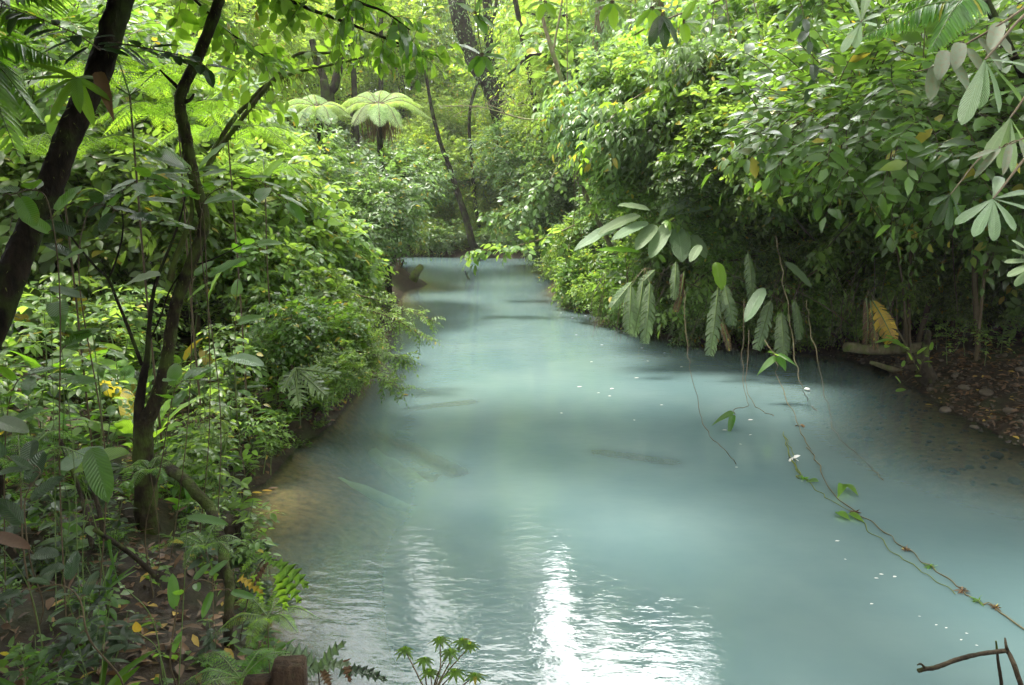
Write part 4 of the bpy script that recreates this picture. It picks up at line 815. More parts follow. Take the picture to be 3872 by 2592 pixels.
def herb(kd, x, y, s, zone, z=None):
    nm, d, c = HD[kd]; o = link(bpy.data.objects.new(nm, LIB[f'{kd}{random.choice((0, 2, 2)) if y < 6.8 and x < 0 else random.randrange(3)}'])); o.location = (x, y, (gz(x, y) if z is None else z)-.02)  # near left herbs mostly get dark leaves: bank shade put into the colour
    o.scale = (s, s, s); o.rotation_euler = (rng.normal(0, .12), rng.normal(0, .12), rng.uniform(0, 6.28)); tag(o, '', c, f'{d}s {zone}')
    AUTO.append((o, d, zone, np.array(o.location)+ZV*.3*s)); return o
def keep_root(p):                        # few plants right in front of the bare root
    q = project((p[0], p[1], gz(*p)+.2)); return 118 < q[0] < 240 and q[1] > 400 and p[1] < 6.8 and rng.uniform() < .9
def spot(y0, y1, dmin, dmax, xl=-.72, side=-1):
    while True:
        y = rng.uniform(y0, y1); x = rng.uniform(xl*y, 0) if side < 0 else rng.uniform(0, -xl*y); d = sdist(x, y)
        if dmin < d < dmax and not (side < 0 and keep_root((x, y))): return x, y
for k in range(120): herb(random.choices(['herb_broad', 'sapling', 'giant', 'herb_long'], [5, 4, 2, 1])[0], *spot(7.2, 14, .25, 7), rng.uniform(.7, 1.15), 'on the mid left bank')
for k in range(34): herb(random.choices(['herb_broad', 'herb_low', 'fernlet', 'herb_long'], [3, 4, 2, 1])[0], *spot(5.2, 7.2, .1, 4), rng.uniform(.45, .8), 'round the forked tree')
for k in range(105): herb(random.choices(['herb_broad', 'herb_low', 'fernlet', 'herb_long'], [6, 4, 2, 1])[0], *spot(2.7, 6.2, .05, 3.6), rng.uniform(.3, .55), 'on the dark near bank')
for k in range(110): herb(random.choices(['herb_broad', 'sapling', 'herb_low'], [3, 3, 6])[0], *spot(5.6, 13, -.04, .6), rng.uniform(.4, .75), 'at the left bank edge')
for k in range(40): herb(random.choices(['herb_broad', 'sapling', 'giant', 'herb_low'], [3, 5, 1, 1])[0], *spot(14, 24, .2, 5), rng.uniform(.8, 1.3), 'on the far left bank')
for k in range(20): herb(random.choices(['herb_low', 'sapling', 'herb_broad'], [4, 3, 3])[0], *spot(13, 17, 1.2, 4, side=1), rng.uniform(.4, .7), 'on the shaded right shore')

# undergrowth: the uncountable ground cover
g = Geo(); n = 6500; xs = rng.uniform(-16, 0, n); ys = rng.uniform(3, 24, n); d = sdist(xs, ys); k = (d > .08) & (d < 7) & (xs > -.75*ys-1)
dens = np.where(ys > 6.5, 1, .35); k &= rng.uniform(size=n) < dens
xs, ys = xs[k], ys[k]; P = np.stack((xs, ys, ground(xs, ys)), -1); D = rng.normal(0, .5, P.shape)+ZV*.8
sprays(g, P, D, rng.uniform(.15, .4, len(P)), 7, .085, .04, 'oval', sag=.3, twig=.002)
xs = rng.uniform(4, 20, 1600); ys = rng.uniform(12, 28, 1600); d = sdist(xs, ys); k = (d > 1.6) & (d < 7); xs, ys = xs[k], ys[k]; P = np.stack((xs, ys, ground(xs, ys)), -1)
sprays(g, P, rng.normal(0, .5, P.shape)+ZV*.8, rng.uniform(.15, .4, len(P)), 7, .085, .04, 'tiny', sag=.3, twig=.002)
o = single('undergrowth', g, [M['mid'], TW], 'low green undergrowth covering both banks', 'undergrowth'); o['kind'] = 'stuff'
# leaf litter
g = Geo(); n = 14000; xs = np.concatenate((rng.uniform(-9, 1.5, n), rng.uniform(5, 13, n))); ys = np.concatenate((rng.uniform(1.5, 13, n), rng.uniform(8, 18, n))); d = sdist(xs, ys); k = (d > .03) & (d < 5); xs, ys = xs[k], ys[k]
P = np.stack((xs, ys, ground(xs, ys)+rng.uniform(.006, .03, len(xs))), -1); D = rng.normal(size=P.shape); D[:, 2] *= .15
leaves(g, P, D, ZV+rng.normal(0, .3, P.shape), rng.uniform(.05, .15, len(P)), rng.uniform(.025, .06, len(P)), 'oval', .15, .3)
o = single('leaf_litter', g, [M['brown']], 'brown fallen leaves carpeting the banks', 'leaf litter'); o['kind'] = 'stuff'
# gravel and stones on the right shore
def stones(P, s):
    import bmesh
    bm = bmesh.new(); bmesh.ops.create_icosphere(bm, subdivisions=2, radius=1); Vt = np.array([v.co[:] for v in bm.verts]); Ft = np.array([[v.index for v in f.verts] for f in bm.faces]); bm.free()
    n = len(P); sc = np.stack((s*rng.uniform(.8, 1.3, n), s*rng.uniform(.7, 1.1, n), s*rng.uniform(.4, .7, n)), -1)
    V = Vt[None]*sc[:, None]*(1+.12*np.sin(Vt[None]*rng.uniform(1.5, 3, (n, 1, 1))+rng.uniform(0, 6, (n, 1, 3))))
    a = rng.uniform(0, 6.28, n); c, s_ = np.cos(a)[:, None], np.sin(a)[:, None]
    V = np.stack((V[..., 0]*c-V[..., 1]*s_, V[..., 0]*s_+V[..., 1]*c, V[..., 2]), -1)+P[:, None]
    F = (Ft[None]+(np.arange(n)*len(Vt))[:, None, None]).reshape(-1, 3); return Geo().add(V.reshape(-1, 3), F)
n = 5200; xs = rng.uniform(4.5, 13, n); ys = rng.uniform(7.5, 16.5, n); d = sdist(xs, ys); k = (d > -1.6) & (d < 3.0) & (rng.uniform(size=n) < np.where(d < 0, .45, np.exp(-d*.5))); xs, ys = xs[k], ys[k]
o = single('gravel', stones(np.stack((xs, ys, ground(xs, ys)+.005), -1), rng.lognormal(-3.75, .4, len(xs))), M['stone'], 'grey brown gravel of the right shore', 'gravel'); o['kind'] = 'stuff'
for k, (px, py, r) in enumerate(((903, 366, .08), (945, 408, .11), (962, 398, .09), (985, 405, .12), (940, 420, .07), (975, 425, .08), (1008, 418, .1), (955, 436, .06), (998, 450, .11), (1015, 470, .1), (930, 392, .08), (1018, 400, .09), (1000, 385, .08), (972, 380, .07))):
    P = onz(px, py, .03); P[2] = gz(P[0], P[1])+.01
    o = single('stone', stones(P[None], np.array([r])), M['stone'], '', 'stone', P, 'stones on the right shore'); AUTO.append((o, 'rounded grey brown stone', 'on the gravel shore', P))

# driftwood, logs and stumps
def log(name, pts, r, label, mat='bark', z=.1, extra=(), grd=False):
    if grd:                              # the log lies in one plane facing us, at the distance of its foot
        Y0 = gpt(*grd)[1]; P = [at(x, y, Y0+zz) for x, y, zz in pts]; g = tube(P, r, 10, 6, .16)
        for e in extra: tube([at(x, y, Y0+zz) for x, y, zz in e[0]], e[1], 7, 5, .15, g=g)
        return single(name, g, M[mat], label, 'driftwood' if 'drift' in label else 'log', P[0])
    P = [onz(x, y, zz) for x, y, zz in pts]; g = tube(P, r, 10, 6, .16)
    for e in extra: tube([onz(x, y, zz) for x, y, zz in e[0]], e[1], 7, 5, .15, g=g)
    return single(name, g, M[mat], label, 'driftwood' if 'drift' in label else 'log', P[0])
log('fallen_log', [(846, 347, -.2), (880, 350, 0), (920, 347, 0), (962, 340, .3)], [.1, .1, .09], 'dark fallen log lying along the back of the gravel shore', 'pbark', grd=(900, 356))
log('fallen_log', [(870, 362, .1), (892, 369, 0), (915, 371, 0)], [.035, .06, .06], 'small pale log lying half in the water at the shore', 'pbark', grd=(895, 373))
log('snag', [(933, 385, 0), (926, 376, 0), (922, 362, 0), (926, 345, 0), (929, 331, 0)], [.15, .16, .12, .06, .04], 'dark upright driftwood snag on the gravel shore', 'root', extra=[([(922, 368, 0), (905, 367, 0), (893, 365, 0)], [.06, .05, .03]), ([(935, 382, 0), (948, 380, 0), (957, 374, .1)], [.1, .07, .03])], grd=(928, 384))
log('stump', [(410, 286, .0), (413, 279, .25), (417, 272, .5), (421, 267, .65)], [.2, .17, .13, .12], 'dark broken stump on the spit of the left bank', 'barkm', extra=[([(400, 283, .05), (405, 277, .2), (411, 279, .2)], [.12, .15, .1])])
log('stick', [(398, 272, 0), (401, 266, .25), (404, 260, .5)], [.05, .05, .03], 'short black stick poking from the water behind the stump', 'root')
log('stick', [(470, 281, -.05), (467, 276, .1), (465, 271, .3)], [.03, .03, .02], 'small black stick standing in the shallow riffle', 'root')
log('stick', [(213, 497, .35), (225, 505, .3), (238, 512, .1)], [.02, .015, .01], 'short brown stick pointing to the water under the root', 'twig')
for k, (a, b) in enumerate((((60, 440), (92, 545)), ((78, 455), (105, 540)), ((95, 530), (155, 575)))):
    P = [onz(a[0], a[1], 1.6), onz((a[0]+b[0])/2+4, (a[1]+b[1])/2, 1.2), onz(*b, .95)]
    single('stick', tube(P, [.014, .016, .018], 7, 6, .12), M['root'], ['long bare stick leaning on the near left bank', 'thinner bare stick leaning beside the long one', 'brown stick lying on the near bank litter'][k], 'stick', P[-1])
for px, py in ((330, 455), (420, 299)):
    pass
# stump root mass at bank edge
P = [onz(236, 560, .2), onz(232, 545, .35), onz(232, 520, .6)]
single('stump', tube(P, [.16, .13, .1], 10, 5, .2), M['root'], 'dark rotting stump behind the hanging root', 'stump', P[0])

# ------------------------------------------------------------------ special near plants
def plant_cl(label, stem, n, L, W, mat, prof='big', **kw):
    st = [at(*p) for p in stem]; b = st[0].copy(); gzv = gz(b[0], b[1])
    if b[2] > gzv: st = [np.array((b[0]-rng.uniform(.1, .5), b[1]+rng.uniform(.1, .5), gzv))]+[]+st; st.insert(1, (st[0]+st[1])/2+np.array((rng.uniform(-.15, .1), rng.uniform(0, .15), 0)))
    return cluster(kw.pop('name', 'herb'), label, kw.pop('cat', 'plant'), st[0], st, n, L, W, mat, prof, **kw)
plant_cl('young shrub with large dull leaves spreading in front of the forked tree', [(205, 240, 5.6), (200, 205, 5.5), (196, 178, 5.4), (190, 170, 5.3)], 13, .27, .12, 'big', spread=1.2, ends=.6)
plant_cl('leafy side shoot with long leaves drooping right of the forked tree', [(200, 230, 5.6), (225, 185, 5.5), (255, 180, 5.4), (285, 200, 5.3)], 12, .27, .09, 'big', spread=1, hangf=.3)
plant_cl('leafy shoot with broad leaves drooping left of the forked tree', [(190, 230, 5.6), (165, 185, 5.5), (140, 180, 5.4), (125, 190, 5.3)], 11, .25, .1, 'big', spread=1, hangf=.3)
plant_cl('broad-leaved shoot in front of the leaning trunk', [(60, 300, 4.3), (50, 210, 4.2), (35, 190, 4.2), (10, 195, 4.1)], 12, .2, .1, 'big', spread=1.1, hangf=.1)
plant_cl('broad-leaved shoot right of the leaning trunk', [(80, 290, 4.5), (85, 220, 4.5), (100, 205, 4.5), (125, 215, 4.4)], 11, .19, .09, 'dark', spread=1.1, hangf=.1)
plant_cl('shoot with round quilted leaves before the forked tree base', [(160, 470, 4.9), (172, 400, 4.8), (182, 382, 4.8), (200, 380, 4.7)], 9, .16, .085, 'big', spread=1.1, ends=.55)
plant_cl('leafy shoot with big oval leaves at the middle of the left bank', [(235, 340, 8), (240, 262, 7.8), (250, 245, 7.8), (265, 250, 7.6)], 9, .3, .17, 'big', spread=1.1, ends=.45, prof='heart')
plant_cl('low broad-leaved plant at the bottom left corner', [(90, 640, 3.0), (80, 600, 3.0), (60, 585, 3.0), (30, 590, 3.0)], 9, .12, .05, 'dark', spread=1.1)
plant_cl('dark broad-leaved plant at the left edge of the near bank', [(30, 560, 3.8), (25, 500, 3.8), (40, 470, 3.8), (10, 460, 3.8)], 9, .2, .09, 'dark', spread=1.1)
plant_cl('lime-leaved plant at the left edge above the ferns', [(5, 450, 4.5), (10, 400, 4.5), (25, 375, 4.5), (60, 380, 4.5)], 10, .2, .09, 'big', spread=1.1)
plant_cl('arching plant with long dull leaves beside the dark root', [(170, 660, 3.2), (180, 600, 3.2), (200, 580, 3.2), (225, 590, 3.2)], 9, .14, .045, 'big', spread=1.0, ends=.4)
def solo(label, a, b, w, prof='big', mat='big', name='herb', stemto=None):
    A0 = at(*a); B0 = at(*b); gx_, gy_ = A0[0]-rng.uniform(.05, .35), A0[1]+rng.uniform(.1, .5); g0 = np.array((gx_, gy_, gz(gx_, gy_)))
    return leafy(name, label, 'plant', g0, [([g0, g0*.5+A0*.5+np.array((rng.uniform(-.12, .02), .1, .08)), A0], .0035)], [(A0, B0, w, prof)], mat)
solo('large upright oval leaf standing on the near bank', (120, 583, 3.6), (110, 540, 3.5), .085, 'obov', 'dark')
solo('huge hanging leaf beside the leaning sticks', (92, 448, 4.0), (108, 502, 3.75), .13)
solo('horizontal glossy leaf crossing the dark root', (187, 517, 3.8), (228, 524, 3.7), .055)
solo('big heart-shaped leaf hanging in shade by the leaning trunk', (56, 302, 4.6), (64, 332, 4.4), .12, 'heart', 'big')
solo('pale grey leaf tip shining above the heart-shaped leaf', (50, 288, 4.6), (85, 298, 4.5), .07, 'big', 'pale')
solo('glowing lime paddle leaf right of the forked tree', (208, 302, 7), (222, 270, 6.9), .2, 'big', 'lime')
solo('pointed lime leaf sloping beside the glowing paddle leaf', (188, 300, 7), (212, 282, 6.9), .12, 'big', 'lime')
solo('tall lime blade standing against the pale bushes', (262, 182, 9), (285, 158, 9), .22, 'big', 'lime')
solo('broad grey-green leaf arching over the bank edge', (230, 357, 7.5), (264, 366, 7.2), .16, 'big', 'pale')
solo('shiny dark leaf arching in the shade left of the forked tree', (125, 285, 6.6), (160, 275, 6.4), .2, 'big', 'banana')
solo('large leaf resting low under the forked tree', (75, 470, 4.6), (128, 452, 4.5), .17, 'big', 'lime')
solo('silvery leaf catching light beside the large low leaf', (60, 470, 5.0), (105, 447, 5.2), .16, 'big', 'pale')
solo('pale drooping leaf at the left edge', (-5, 420, 4), (28, 432, 3.9), .1, 'big', 'banana')
solo('yellow leaf standing upright in the near litter', (138, 632, 3.3), (136, 622, 3.3), .04, 'big', 'yellow')
solo('long brown leaf lying at the left edge of the litter', (-8, 535, 3.6), (30, 548, 3.45), .07, 'big', 'brown')
# feather-lobed leaves at the bank edge
rt = thing('herb', 'plant with deeply notched leaves hanging over the muddy bank edge', 'plant', onz(300, 425, .3))
c = at(296, 368, 7.6)
part('stem', tube([onz(300, 425, .3), at(300, 390, 7.8), c], [.008, .006, .005], 6, 5), M['gstem'], rt)
for x, y, wv in ((299, 408, .22), (325, 395, .2), (282, 392, .16), (340, 375, .12)):
    part('leaf', torn_leaf(c, at(x, y, 7.4), wv, 12, (0, -1, .5), .9), [M['banana'], M['gstem']], rt)
# spotted lobed plant over the water at the root end
def lobed(base, tip, width, n=5, nh=(0, -.6, 1)):
    base = np.asarray(base, float); tip = np.asarray(tip, float); D = tip-base; L = np.linalg.norm(D); d = D/L; nh = np.asarray(nh, float); nn = nrm(nh-d*(nh@d)); s = np.cross(d, nn)
    U = [(0, .03)]
    for k in range(n):
        q = (k+.5)/n; wv = math.sin((q*.8+.14)*math.pi)*width*.5; U += [(q*.9, wv*.35+.003), (q*.9+.13, wv), (q*.9+.1, wv*.5)]
    U += [(1, .004)]
    g = Geo(); V = []; F = []
    for k, (q, wv) in enumerate(U):
        p = base+D*q-nn*L*.25*q*q; V += [p-s*wv, base+D*min(1, q)-nn*L*.25*q*q, p+s*wv]
        if k: i = 3*k; F += [[i-3, i-2, i+1, i], [i-2, i-1, i+2, i+1]]
    return g.add(V, F, [(q, v) for q, _ in U for v in (0, .5, 1)])
rt = thing('herb', 'plant with jagged lime leaves reaching over the water from the root', 'plant', onz(240, 640, .3))
stm = [onz(240, 640, .3), at(250, 590, 3.9), at(262, 562, 3.8), at(278, 560, 3.7)]
part('stem', tube(stm, [.005, .004, .003], 5, 6), M['twig'], rt)
for a, b, wv, mk in (((278, 562), (309, 584), .11, 'lime'), ((278, 575), (286, 612), .10, 'lime'), ((280, 572), (302, 602), .09, 'lime'), ((262, 555), (280, 565), .06, 'lime'), ((255, 575), (262, 603), .07, 'lime'), ((268, 562), (250, 585), .05, 'brown'), ((252, 560), (240, 570), .05, 'lime'), ((240, 578), (262, 590), .06, 'yellow')):
    part('leaf', lobed(at(*a, 3.75), at(*b, 3.7), wv), M[mk], rt)
rt = thing('herb', 'dusty lobed leaves and brown withered ones behind the wooden post', 'plant', onz(320, 690, .4))
c = at(318, 668, 3.1)
part('stem', tube([onz(320, 690, .4), (onz(320, 690, .4)+c)/2, c], [.005, .004, .003], 5, 5), M['twig'], rt)
for a, b, wv, mk in (((318, 668), (292, 645), .10, 'pale'), ((318, 668), (336, 642), .09, 'pale'), ((318, 668), (300, 676), .08, 'pale'), ((318, 668), (345, 660), .07, 'banana'), ((340, 672), (368, 668), .06, 'dark'), ((352, 668), (385, 676), .07, 'dark'), ((345, 660), (350, 682), .05, 'brown'), ((322, 668), (330, 685), .06, 'brown')):
    part('leaf', lobed(at(*a, 3.1), at(*b, 3.05), wv), M[mk], rt)
# small plant with star-like tufts, bottom centre
b0 = np.array((-.28, 2.55, gz(-.28, 2.55))); rt = thing('seedling_shrub', 'small shrub with star-shaped leaf tufts at the bottom edge over the glare', 'shrub', b0)
tips = [(405, 650, 2.9), (424, 660, 2.85), (440, 640, 2.95), (450, 652, 2.8), (462, 641, 2.9), (430, 672, 2.8), (470, 646, 2.85), (455, 672, 2.7), (475, 676, 2.7)]
g = Geo(); stem0 = at(430, 700, 2.7); tube([b0, stem0], [.008, .006], 5, 4, g=g); lf = Geo()
for x, y, Yv in tips:
    T_ = at(x, y, Yv); mid = (stem0*.5+T_*.5)+rng.normal(0, .01, 3); tube([stem0, mid, T_], [.004, .003, .002], 5, 4, g=g)
    n = 10; a = np.arange(n)*.628+rng.uniform(0, .5); D = np.stack((np.cos(a), np.sin(a), np.full(n, .15)), -1); leaves(lf, np.repeat(T_[None], n, 0), D, np.repeat(ZV[None], n, 0), rng.uniform(.03, .06, n), .014, 'lance', .5)
    n = 5; D = rng.normal(0, .4, (n, 3))+ZV; leaves(lf, np.repeat(T_[None], n, 0), D, rng.normal(size=(n, 3)), .02, .008, 'tiny')
part('stem', g, TW, rt); part('leaves', lf, [M['lime'], TW], rt)

# wooden post with ledge
def box(g, c, sx_, sy_, sz_, rot=0, bev=.006, mi=0):
    import bmesh
    bm = bmesh.new(); bmesh.ops.create_cube(bm, size=1)
    for v in bm.verts: v.co = (v.co.x*sx_, v.co.y*sy_, v.co.z*sz_)
    bmesh.ops.bevel(bm, geom=bm.edges[:], offset=bev, segments=2, affect='EDGES')
    V = np.array([v.co[:] for v in bm.verts]); cr, sr = math.cos(rot), math.sin(rot)
    V = np.stack((V[:, 0]*cr-V[:, 1]*sr, V[:, 0]*sr+V[:, 1]*cr, V[:, 2]), -1)+np.asarray(c)
    bm.verts.index_update(); byn = {}
    for f in bm.faces: byn.setdefault(len(f.verts), []).append([v.index for v in f.verts])
    first = True; base_n = g.n
    g.V.append(V); g.U.append(np.zeros((len(V), 2))); g.n += len(V)
    for k, fs in byn.items(): g.F.append((np.array(fs)+base_n, mi))
    bm.free(); return g
pt = at(286, 668, 2.1); zb = gz(pt[0], pt[1]); rt = thing('wooden_post', 'square weathered wooden post top with a side rail at the bottom edge', 'post', (pt[0], pt[1], zb))
part('post', box(Geo(), (pt[0], pt[1]+.03, (pt[2]+zb)/2-.1), .095, .08, pt[2]-zb+.2, .12), M['wood'], rt)
part('rail', box(Geo(), (pt[0]-.09, pt[1]+.03, pt[2]-.08), .10, .06, .05, .12), M['wood'], rt)

# ------------------------------------------------------------------ vines, floating debris, twig
def vine(label, pts, r=.006, mat='vine', lv=(), name='vine'):
    P = [at(*p) if len(p) == 3 else onz(p[0], p[1], .012) for p in pts]; r = r*.62; P = spline(P, 4); P = P+rng.normal(0, .014, P.shape)*np.array((1, 1, .3))
    rt = thing(name, label, 'vine', P[0]); part('stem', tube(P, r*rng.uniform(.75, 1.35, len(P)), 6, 3, .15), M[mat], rt)
    for a, b, w, mk in lv: part('leaf', one_leaf(a, b, w, 'heart', .2), M[mk], rt)
    return P
vine('thin dark vine curving down into the water left of all the others', [(684, 290, 14.3), (685, 315, 13.8), (687, 345, 13), (689, 367, 12.2), (696, 396, 11), (701, 418, 10.2), (710, 436, 9.6), (725, 450, 9.2), (737, 464)], .007, 'twig')
vine('dark vine dangling straight then kinked with folded green leaves', [(745, 300, 13.5), (743, 355, 13), (743, 386, 12), (748, 405, 11.5), (736, 409, 11.3), (733, 416, 11)], .007, 'twig',
     [(at(733, 412, 11), at(712, 425, 10.8), .1, 'big'), (at(733, 415, 11), at(728, 437, 10.8), .1, 'big')])
vine('dark vine dangling beside the kinked one and trailing right', [(749, 330, 13.4), (748, 357, 13), (746, 386, 12.2), (754, 404, 11.5), (765, 412, 11.2), (774, 416, 11)], .007, 'twig')
vine('pale vine hanging straight to a white flower on the water', [(776, 235, 13.5), (781, 264, 13.3), (787, 301, 13), (793, 345, 12.6), (798, 374, 12.1), (803, 390, 11.9), (808, 400), (816, 410)], .008)
vine('leafy vine hanging in front of the yellow-edged torn leaf', [(765, 340, 13), (773, 352, 12.6), (776, 360, 12.5), (777, 377, 12.2), (789, 404, 11.3), (798, 427, 10.6), (808, 448, 10)], .009, 'vine',
     [(at(776, 357, 12.4), at(757, 375, 12.3), .13, 'big'), (at(778, 357, 12.4), at(786, 371, 12.3), .18, 'big'), (at(776, 355, 12.4), at(768, 352, 12.2), .14, 'lime'), (at(778, 354, 12.4), at(797, 366, 12.2), .1, 'big')])
vine('long thin vine hanging farthest right and trailing in the river', [(806, 300, 13.3), (811, 327, 13), (820, 371, 12), (827, 404, 10.8), (834, 429, 10.2), (847, 445, 9.8), (861, 457), (872, 468), (884, 480)], .007)
# long floating vine with debris
P = vine('long floating vine with caught leaves drifting to the lower right', [(808, 448), (815, 458), (820, 466), (833, 494), (855, 511), (886, 532), (906, 549), (930, 566), (959, 586), (974, 599), (996, 608), (1024, 632), (1060, 660)], .009, 'vine',
     [(onz(846, 484, .06), onz(858, 495, .05), .09, 'lime'), (onz(843, 484, .05), onz(838, 497, .05), .1, 'lime'), (onz(838, 512, .03), onz(850, 520, .03), .11, 'lime'), (onz(850, 513, .03), onz(864, 522, .02), .09, 'lime'), (onz(818, 480, .04), onz(806, 482, .03), .07, 'big')])
vine('floating strand of root fibres beside the long floating vine', [(783, 432), (790, 448), (797, 466), (812, 486), (832, 500), (850, 512), (880, 538), (905, 560), (925, 572), (955, 594)], .006, 'moss')
vine('short mossy floating strand beside the farthest right vine', [(785, 436), (789, 452), (796, 470), (800, 478)], .01, 'moss')
for k, (px, py) in enumerate(((906, 549), (930, 566), (962, 590), (978, 601), (996, 607), (803, 478), (855, 512))):
    g = Geo(); c = onz(px, py, .015); n = 22; leaves(g, c+0*rng.normal(0, .035, (n, 3))*np.array((1.3, 1, .3)), rng.normal(size=(n, 3))*np.array((1, 1, .3)), rng.normal(size=(n, 3))+ZV, rng.uniform(.03, .08, n), .012, 'lance')
    o = single('debris_clump', g, [M['brown' if k % 2 == 0 else 'palm']], '', 'debris', c, 'debris caught on the floating vine'); AUTO.append((o, 'small clump of caught leaves', 'on the long floating vine', c))
# white petals and foam flecks floating
def petal(px, py, s, label=None):
    c = onz(px, py, .012); g = Geo(); leaves(g, c, np.array((1, rng.uniform(-.6, .3), 0)), ZV, s*.8, s*.8*rng.uniform(.35, .7), 'oval', -.05, .25)
    o = single('floating_petal', g, [M['petal']], label or '', 'petal', c, 'white petals floating on the river')
    if not label: AUTO.append((o, 'small white petal', 'floating on the river', c))
for px, py, s in ((835, 541, .06), (879, 574, .05), (874, 578, .05), (893, 577, .05), (844, 559, .03), (870, 604, .04), (801, 481, .03), (735, 467, .05), (748, 420, .1), (722, 430, .09), (749, 435, .06), (577, 387, .12), (610, 389, .1), (597, 393, .07), (608, 396, .07), (634, 378, .12), (560, 413, .06), (646, 361, .08), (663, 353, .08), (584, 316, .1), (571, 318, .1), (560, 313, .08), (603, 324, .09), (680, 367, .08),
                  (712, 350, .12), (739, 444, .05), (918, 616, .03), (935, 625, .03), (945, 628, .03), (960, 640, .03), (975, 645, .03), (965, 633, .03), (660, 405, .07), (633, 420, .05), (590, 362, .08), (600, 345, .1), (640, 348, .1), (622, 333, .1), (575, 335, .08)): petal(px, py, s)
for px, py, s, lab in ((807, 389, .09, 'round cream flower floating at the end of the straight pale vine'), (793, 458, .10, 'white blossom caught on the floating root strand'), (800, 425, .1, 'orange-brown leaf caught on the leafy vine')):
    g = stones(np.array([onz(px, py, .03)]), np.array([s*.5])) if 'round' in lab else leaves(Geo(), onz(px, py, .03)[None].repeat(4, 0), rng.normal(size=(4, 3))*np.array((1, 1, .3)), ZV+rng.normal(0, .3, (4, 3)), s, s*.5, 'oval')
    single('flower' if 'leaf' not in lab else 'floating_leaf', g, [M['brown' if 'orange' in lab else 'petal']], lab, 'flower' if 'leaf' not in lab else 'leaf', onz(px, py, .03))
for k, (px, py, mk) in enumerate(((243, 494, 'yellow'), (252, 492, 'yellow'), (262, 490, 'yellow'), (268, 488, 'brown'), (402, 394, 'yellow'), (925, 404, 'yellow'), (940, 402, 'yellow'), (960, 360, 'yellow'))):
    c = onz(px, py, .02); c[2] = max(gz(c[0], c[1]), 0)+.015; g = leaves(Geo(), c, (1, rng.uniform(-.4, .4), 0), ZV, .12, .05, 'oval6', .05)
    o = single('fallen_leaf', g, [M[mk]], '', 'leaf', c, 'fallen yellow leaves'); AUTO.append((o, 'fallen yellow leaf' if mk == 'yellow' else 'fallen brown leaf', 'at the edge of the water', c))
# bare forked twig, bottom right
rt = thing('bare_twig', 'bent bare twig over the water in the lower right corner', 'twig', at(1025, 700, 2.4))
part('stem', tube([at(1027, 705, 2.4), at(1016, 670, 2.45), at(1008, 652, 2.5), at(1003, 651, 2.5), at(980, 654, 2.5), at(959, 659, 2.5), at(937, 667, 2.5), at(925, 669, 2.5), at(918, 671, 2.5)], [.009, .008, .008, .008], 8, 6, .14), M['root'], rt)
part('branch', tube([at(1008, 652, 2.5), at(1006, 645, 2.5), at(1005, 638, 2.52)], [.007, .005, .003], 7, 4), M['root'], rt)
part('branch', tube([at(1003, 705, 2.6), at(1001, 680, 2.6), at(998, 660, 2.6), at(996, 641, 2.6)], [.007, .006, .003], 7, 5, .1), M['root'], rt)
part('twig_tip', tube([at(926, 669, 2.5), at(921, 664, 2.5), at(917, 665, 2.5)], [.005, .004, .002], 6, 4), M['root'], rt)
# sprig and stems on the right shore
plant_cl('bright sprig leaning over the shore beside the snag', [(915, 357, 12.3), (900, 345, 12.2), (893, 338, 12.2), (888, 345, 12.1)], 12, .22, .08, 'lime', spread=1, ends=.3)
plant_cl('bright sprig rising from the snag', [(918, 372, 12.2), (922, 362, 12.2), (930, 352, 12.2)], 8, .17, .07, 'lime', spread=1, ends=.2)
for k, (px, py, Yv) in enumerate(((950, 340, 13.5), (968, 330, 13.7), (988, 335, 13.2), (1005, 320, 13.5), (958, 322, 14.2), (940, 318, 14.5), (1015, 300, 13.6))):
    c = at(px, py, Yv); herb('sapling', c[0], c[1], .55, 'on the shaded right shore')
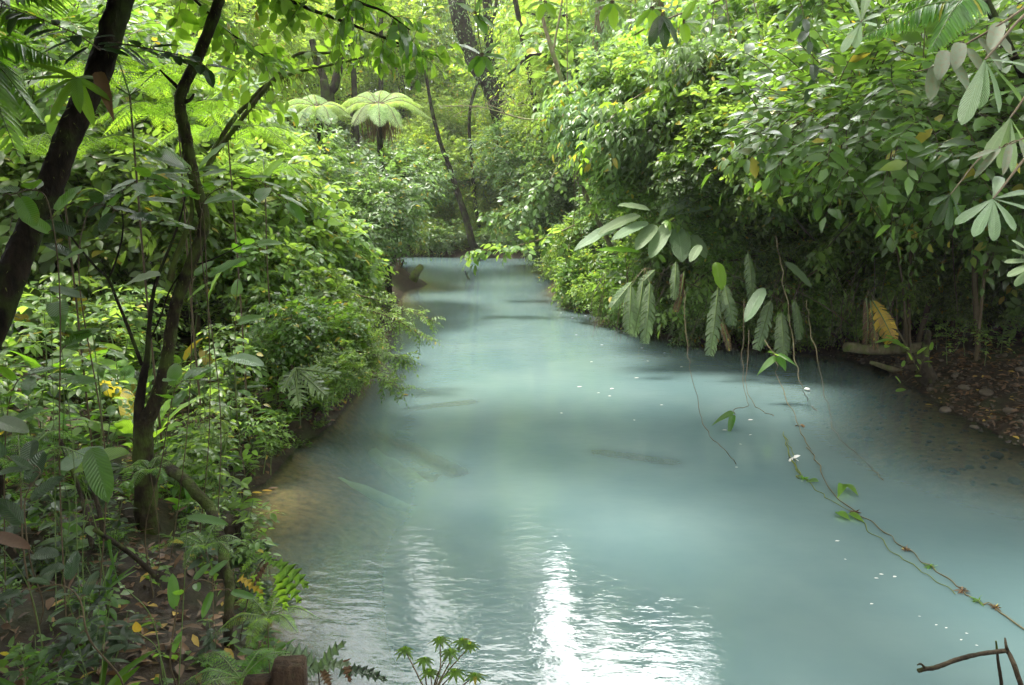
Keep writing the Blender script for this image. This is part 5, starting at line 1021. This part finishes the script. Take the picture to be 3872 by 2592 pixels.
# hanging dead stems and aerial roots on the right bank
g = Geo()
for k in range(60):
    x = rng.uniform(600, 900); Yv = np.interp(x, [600, 900], [17.5, 13.7]); a = at(x, rng.uniform(255, 300), Yv+rng.uniform(-.3, .6)); b = at(x+rng.normal(0, 22), rng.uniform(325, 352), Yv+rng.uniform(-.6, .4)); b[2] = max(b[2], .0)
    tube([a, (a+b)/2+rng.normal(0, .12, 3), b], [.007, .006, .004], 4, 4, g=g)
o = single('root_tangle', g, M['twig'], 'tangle of dark hanging stems and aerial roots under the right bank leaves', 'roots'); o['kind'] = 'stuff'

m, t, o = newmat('haze')
vp = N_(t, 'ShaderNodeVolumePrincipled'); vp.inputs['Color'].default_value = (.93, .95, .92, 1); vp.inputs['Density'].default_value = .0008; vp.inputs['Anisotropy'].default_value = .3
t.links.new(vp.outputs[0], o.inputs['Volume'])
g = Geo(); hx, hy0, hy1, hz0, hz1 = 175, -150, 195, -3, 48
g.add([(x, y, z) for z in (hz0, hz1) for y in (hy0, hy1) for x in (-hx, hx)], [[0, 2, 3, 1], [4, 5, 7, 6], [0, 1, 5, 4], [2, 6, 7, 3], [0, 4, 6, 2], [1, 3, 7, 5]])
hz = struct('haze', g, m, 'stuff'); hz['label'] = 'thin pale humid air'; hz['category'] = 'haze'; hz.display_type = 'WIRE'
# ------------------------------------------------------------------ labels that carry the place in the row
ORD = ['leftmost', 'second', 'third', 'fourth', 'fifth', 'sixth', 'seventh', 'eighth', 'ninth', 'tenth', 'eleventh', 'twelfth', 'thirteenth', 'fourteenth', 'fifteenth', 'sixteenth', 'seventeenth', 'eighteenth', 'nineteenth', 'twentieth']
TEN = ['', '', 'twenty', 'thirty', 'forty', 'fifty', 'sixty', 'seventy', 'eighty', 'ninety']
def ordw(i):
    if i < 20: return ORD[i]+(' from the left' if i else '')
    n = i+1; t_, u_ = divmod(n, 10)
    if n >= 100: return 'hundred-'+(ordw(n-101) if n > 100 else 'th')
    return (TEN[t_]+'-'+['th', 'first', 'second', 'third', 'fourth', 'fifth', 'sixth', 'seventh', 'eighth', 'ninth'][u_] if u_ else TEN[t_][:-1]+'ieth')+' from the left'
sets = {}
for o, d, z, c in AUTO: sets.setdefault((d, z), []).append((project(c)[0], o))
for (d, z), L in sets.items():
    L.sort(key=lambda q: q[0])
    for i_, (_, o) in enumerate(L): o['label'] = f'{d} {z}' if len(L) == 1 else f'{d} {z}, {ordw(i_)}'
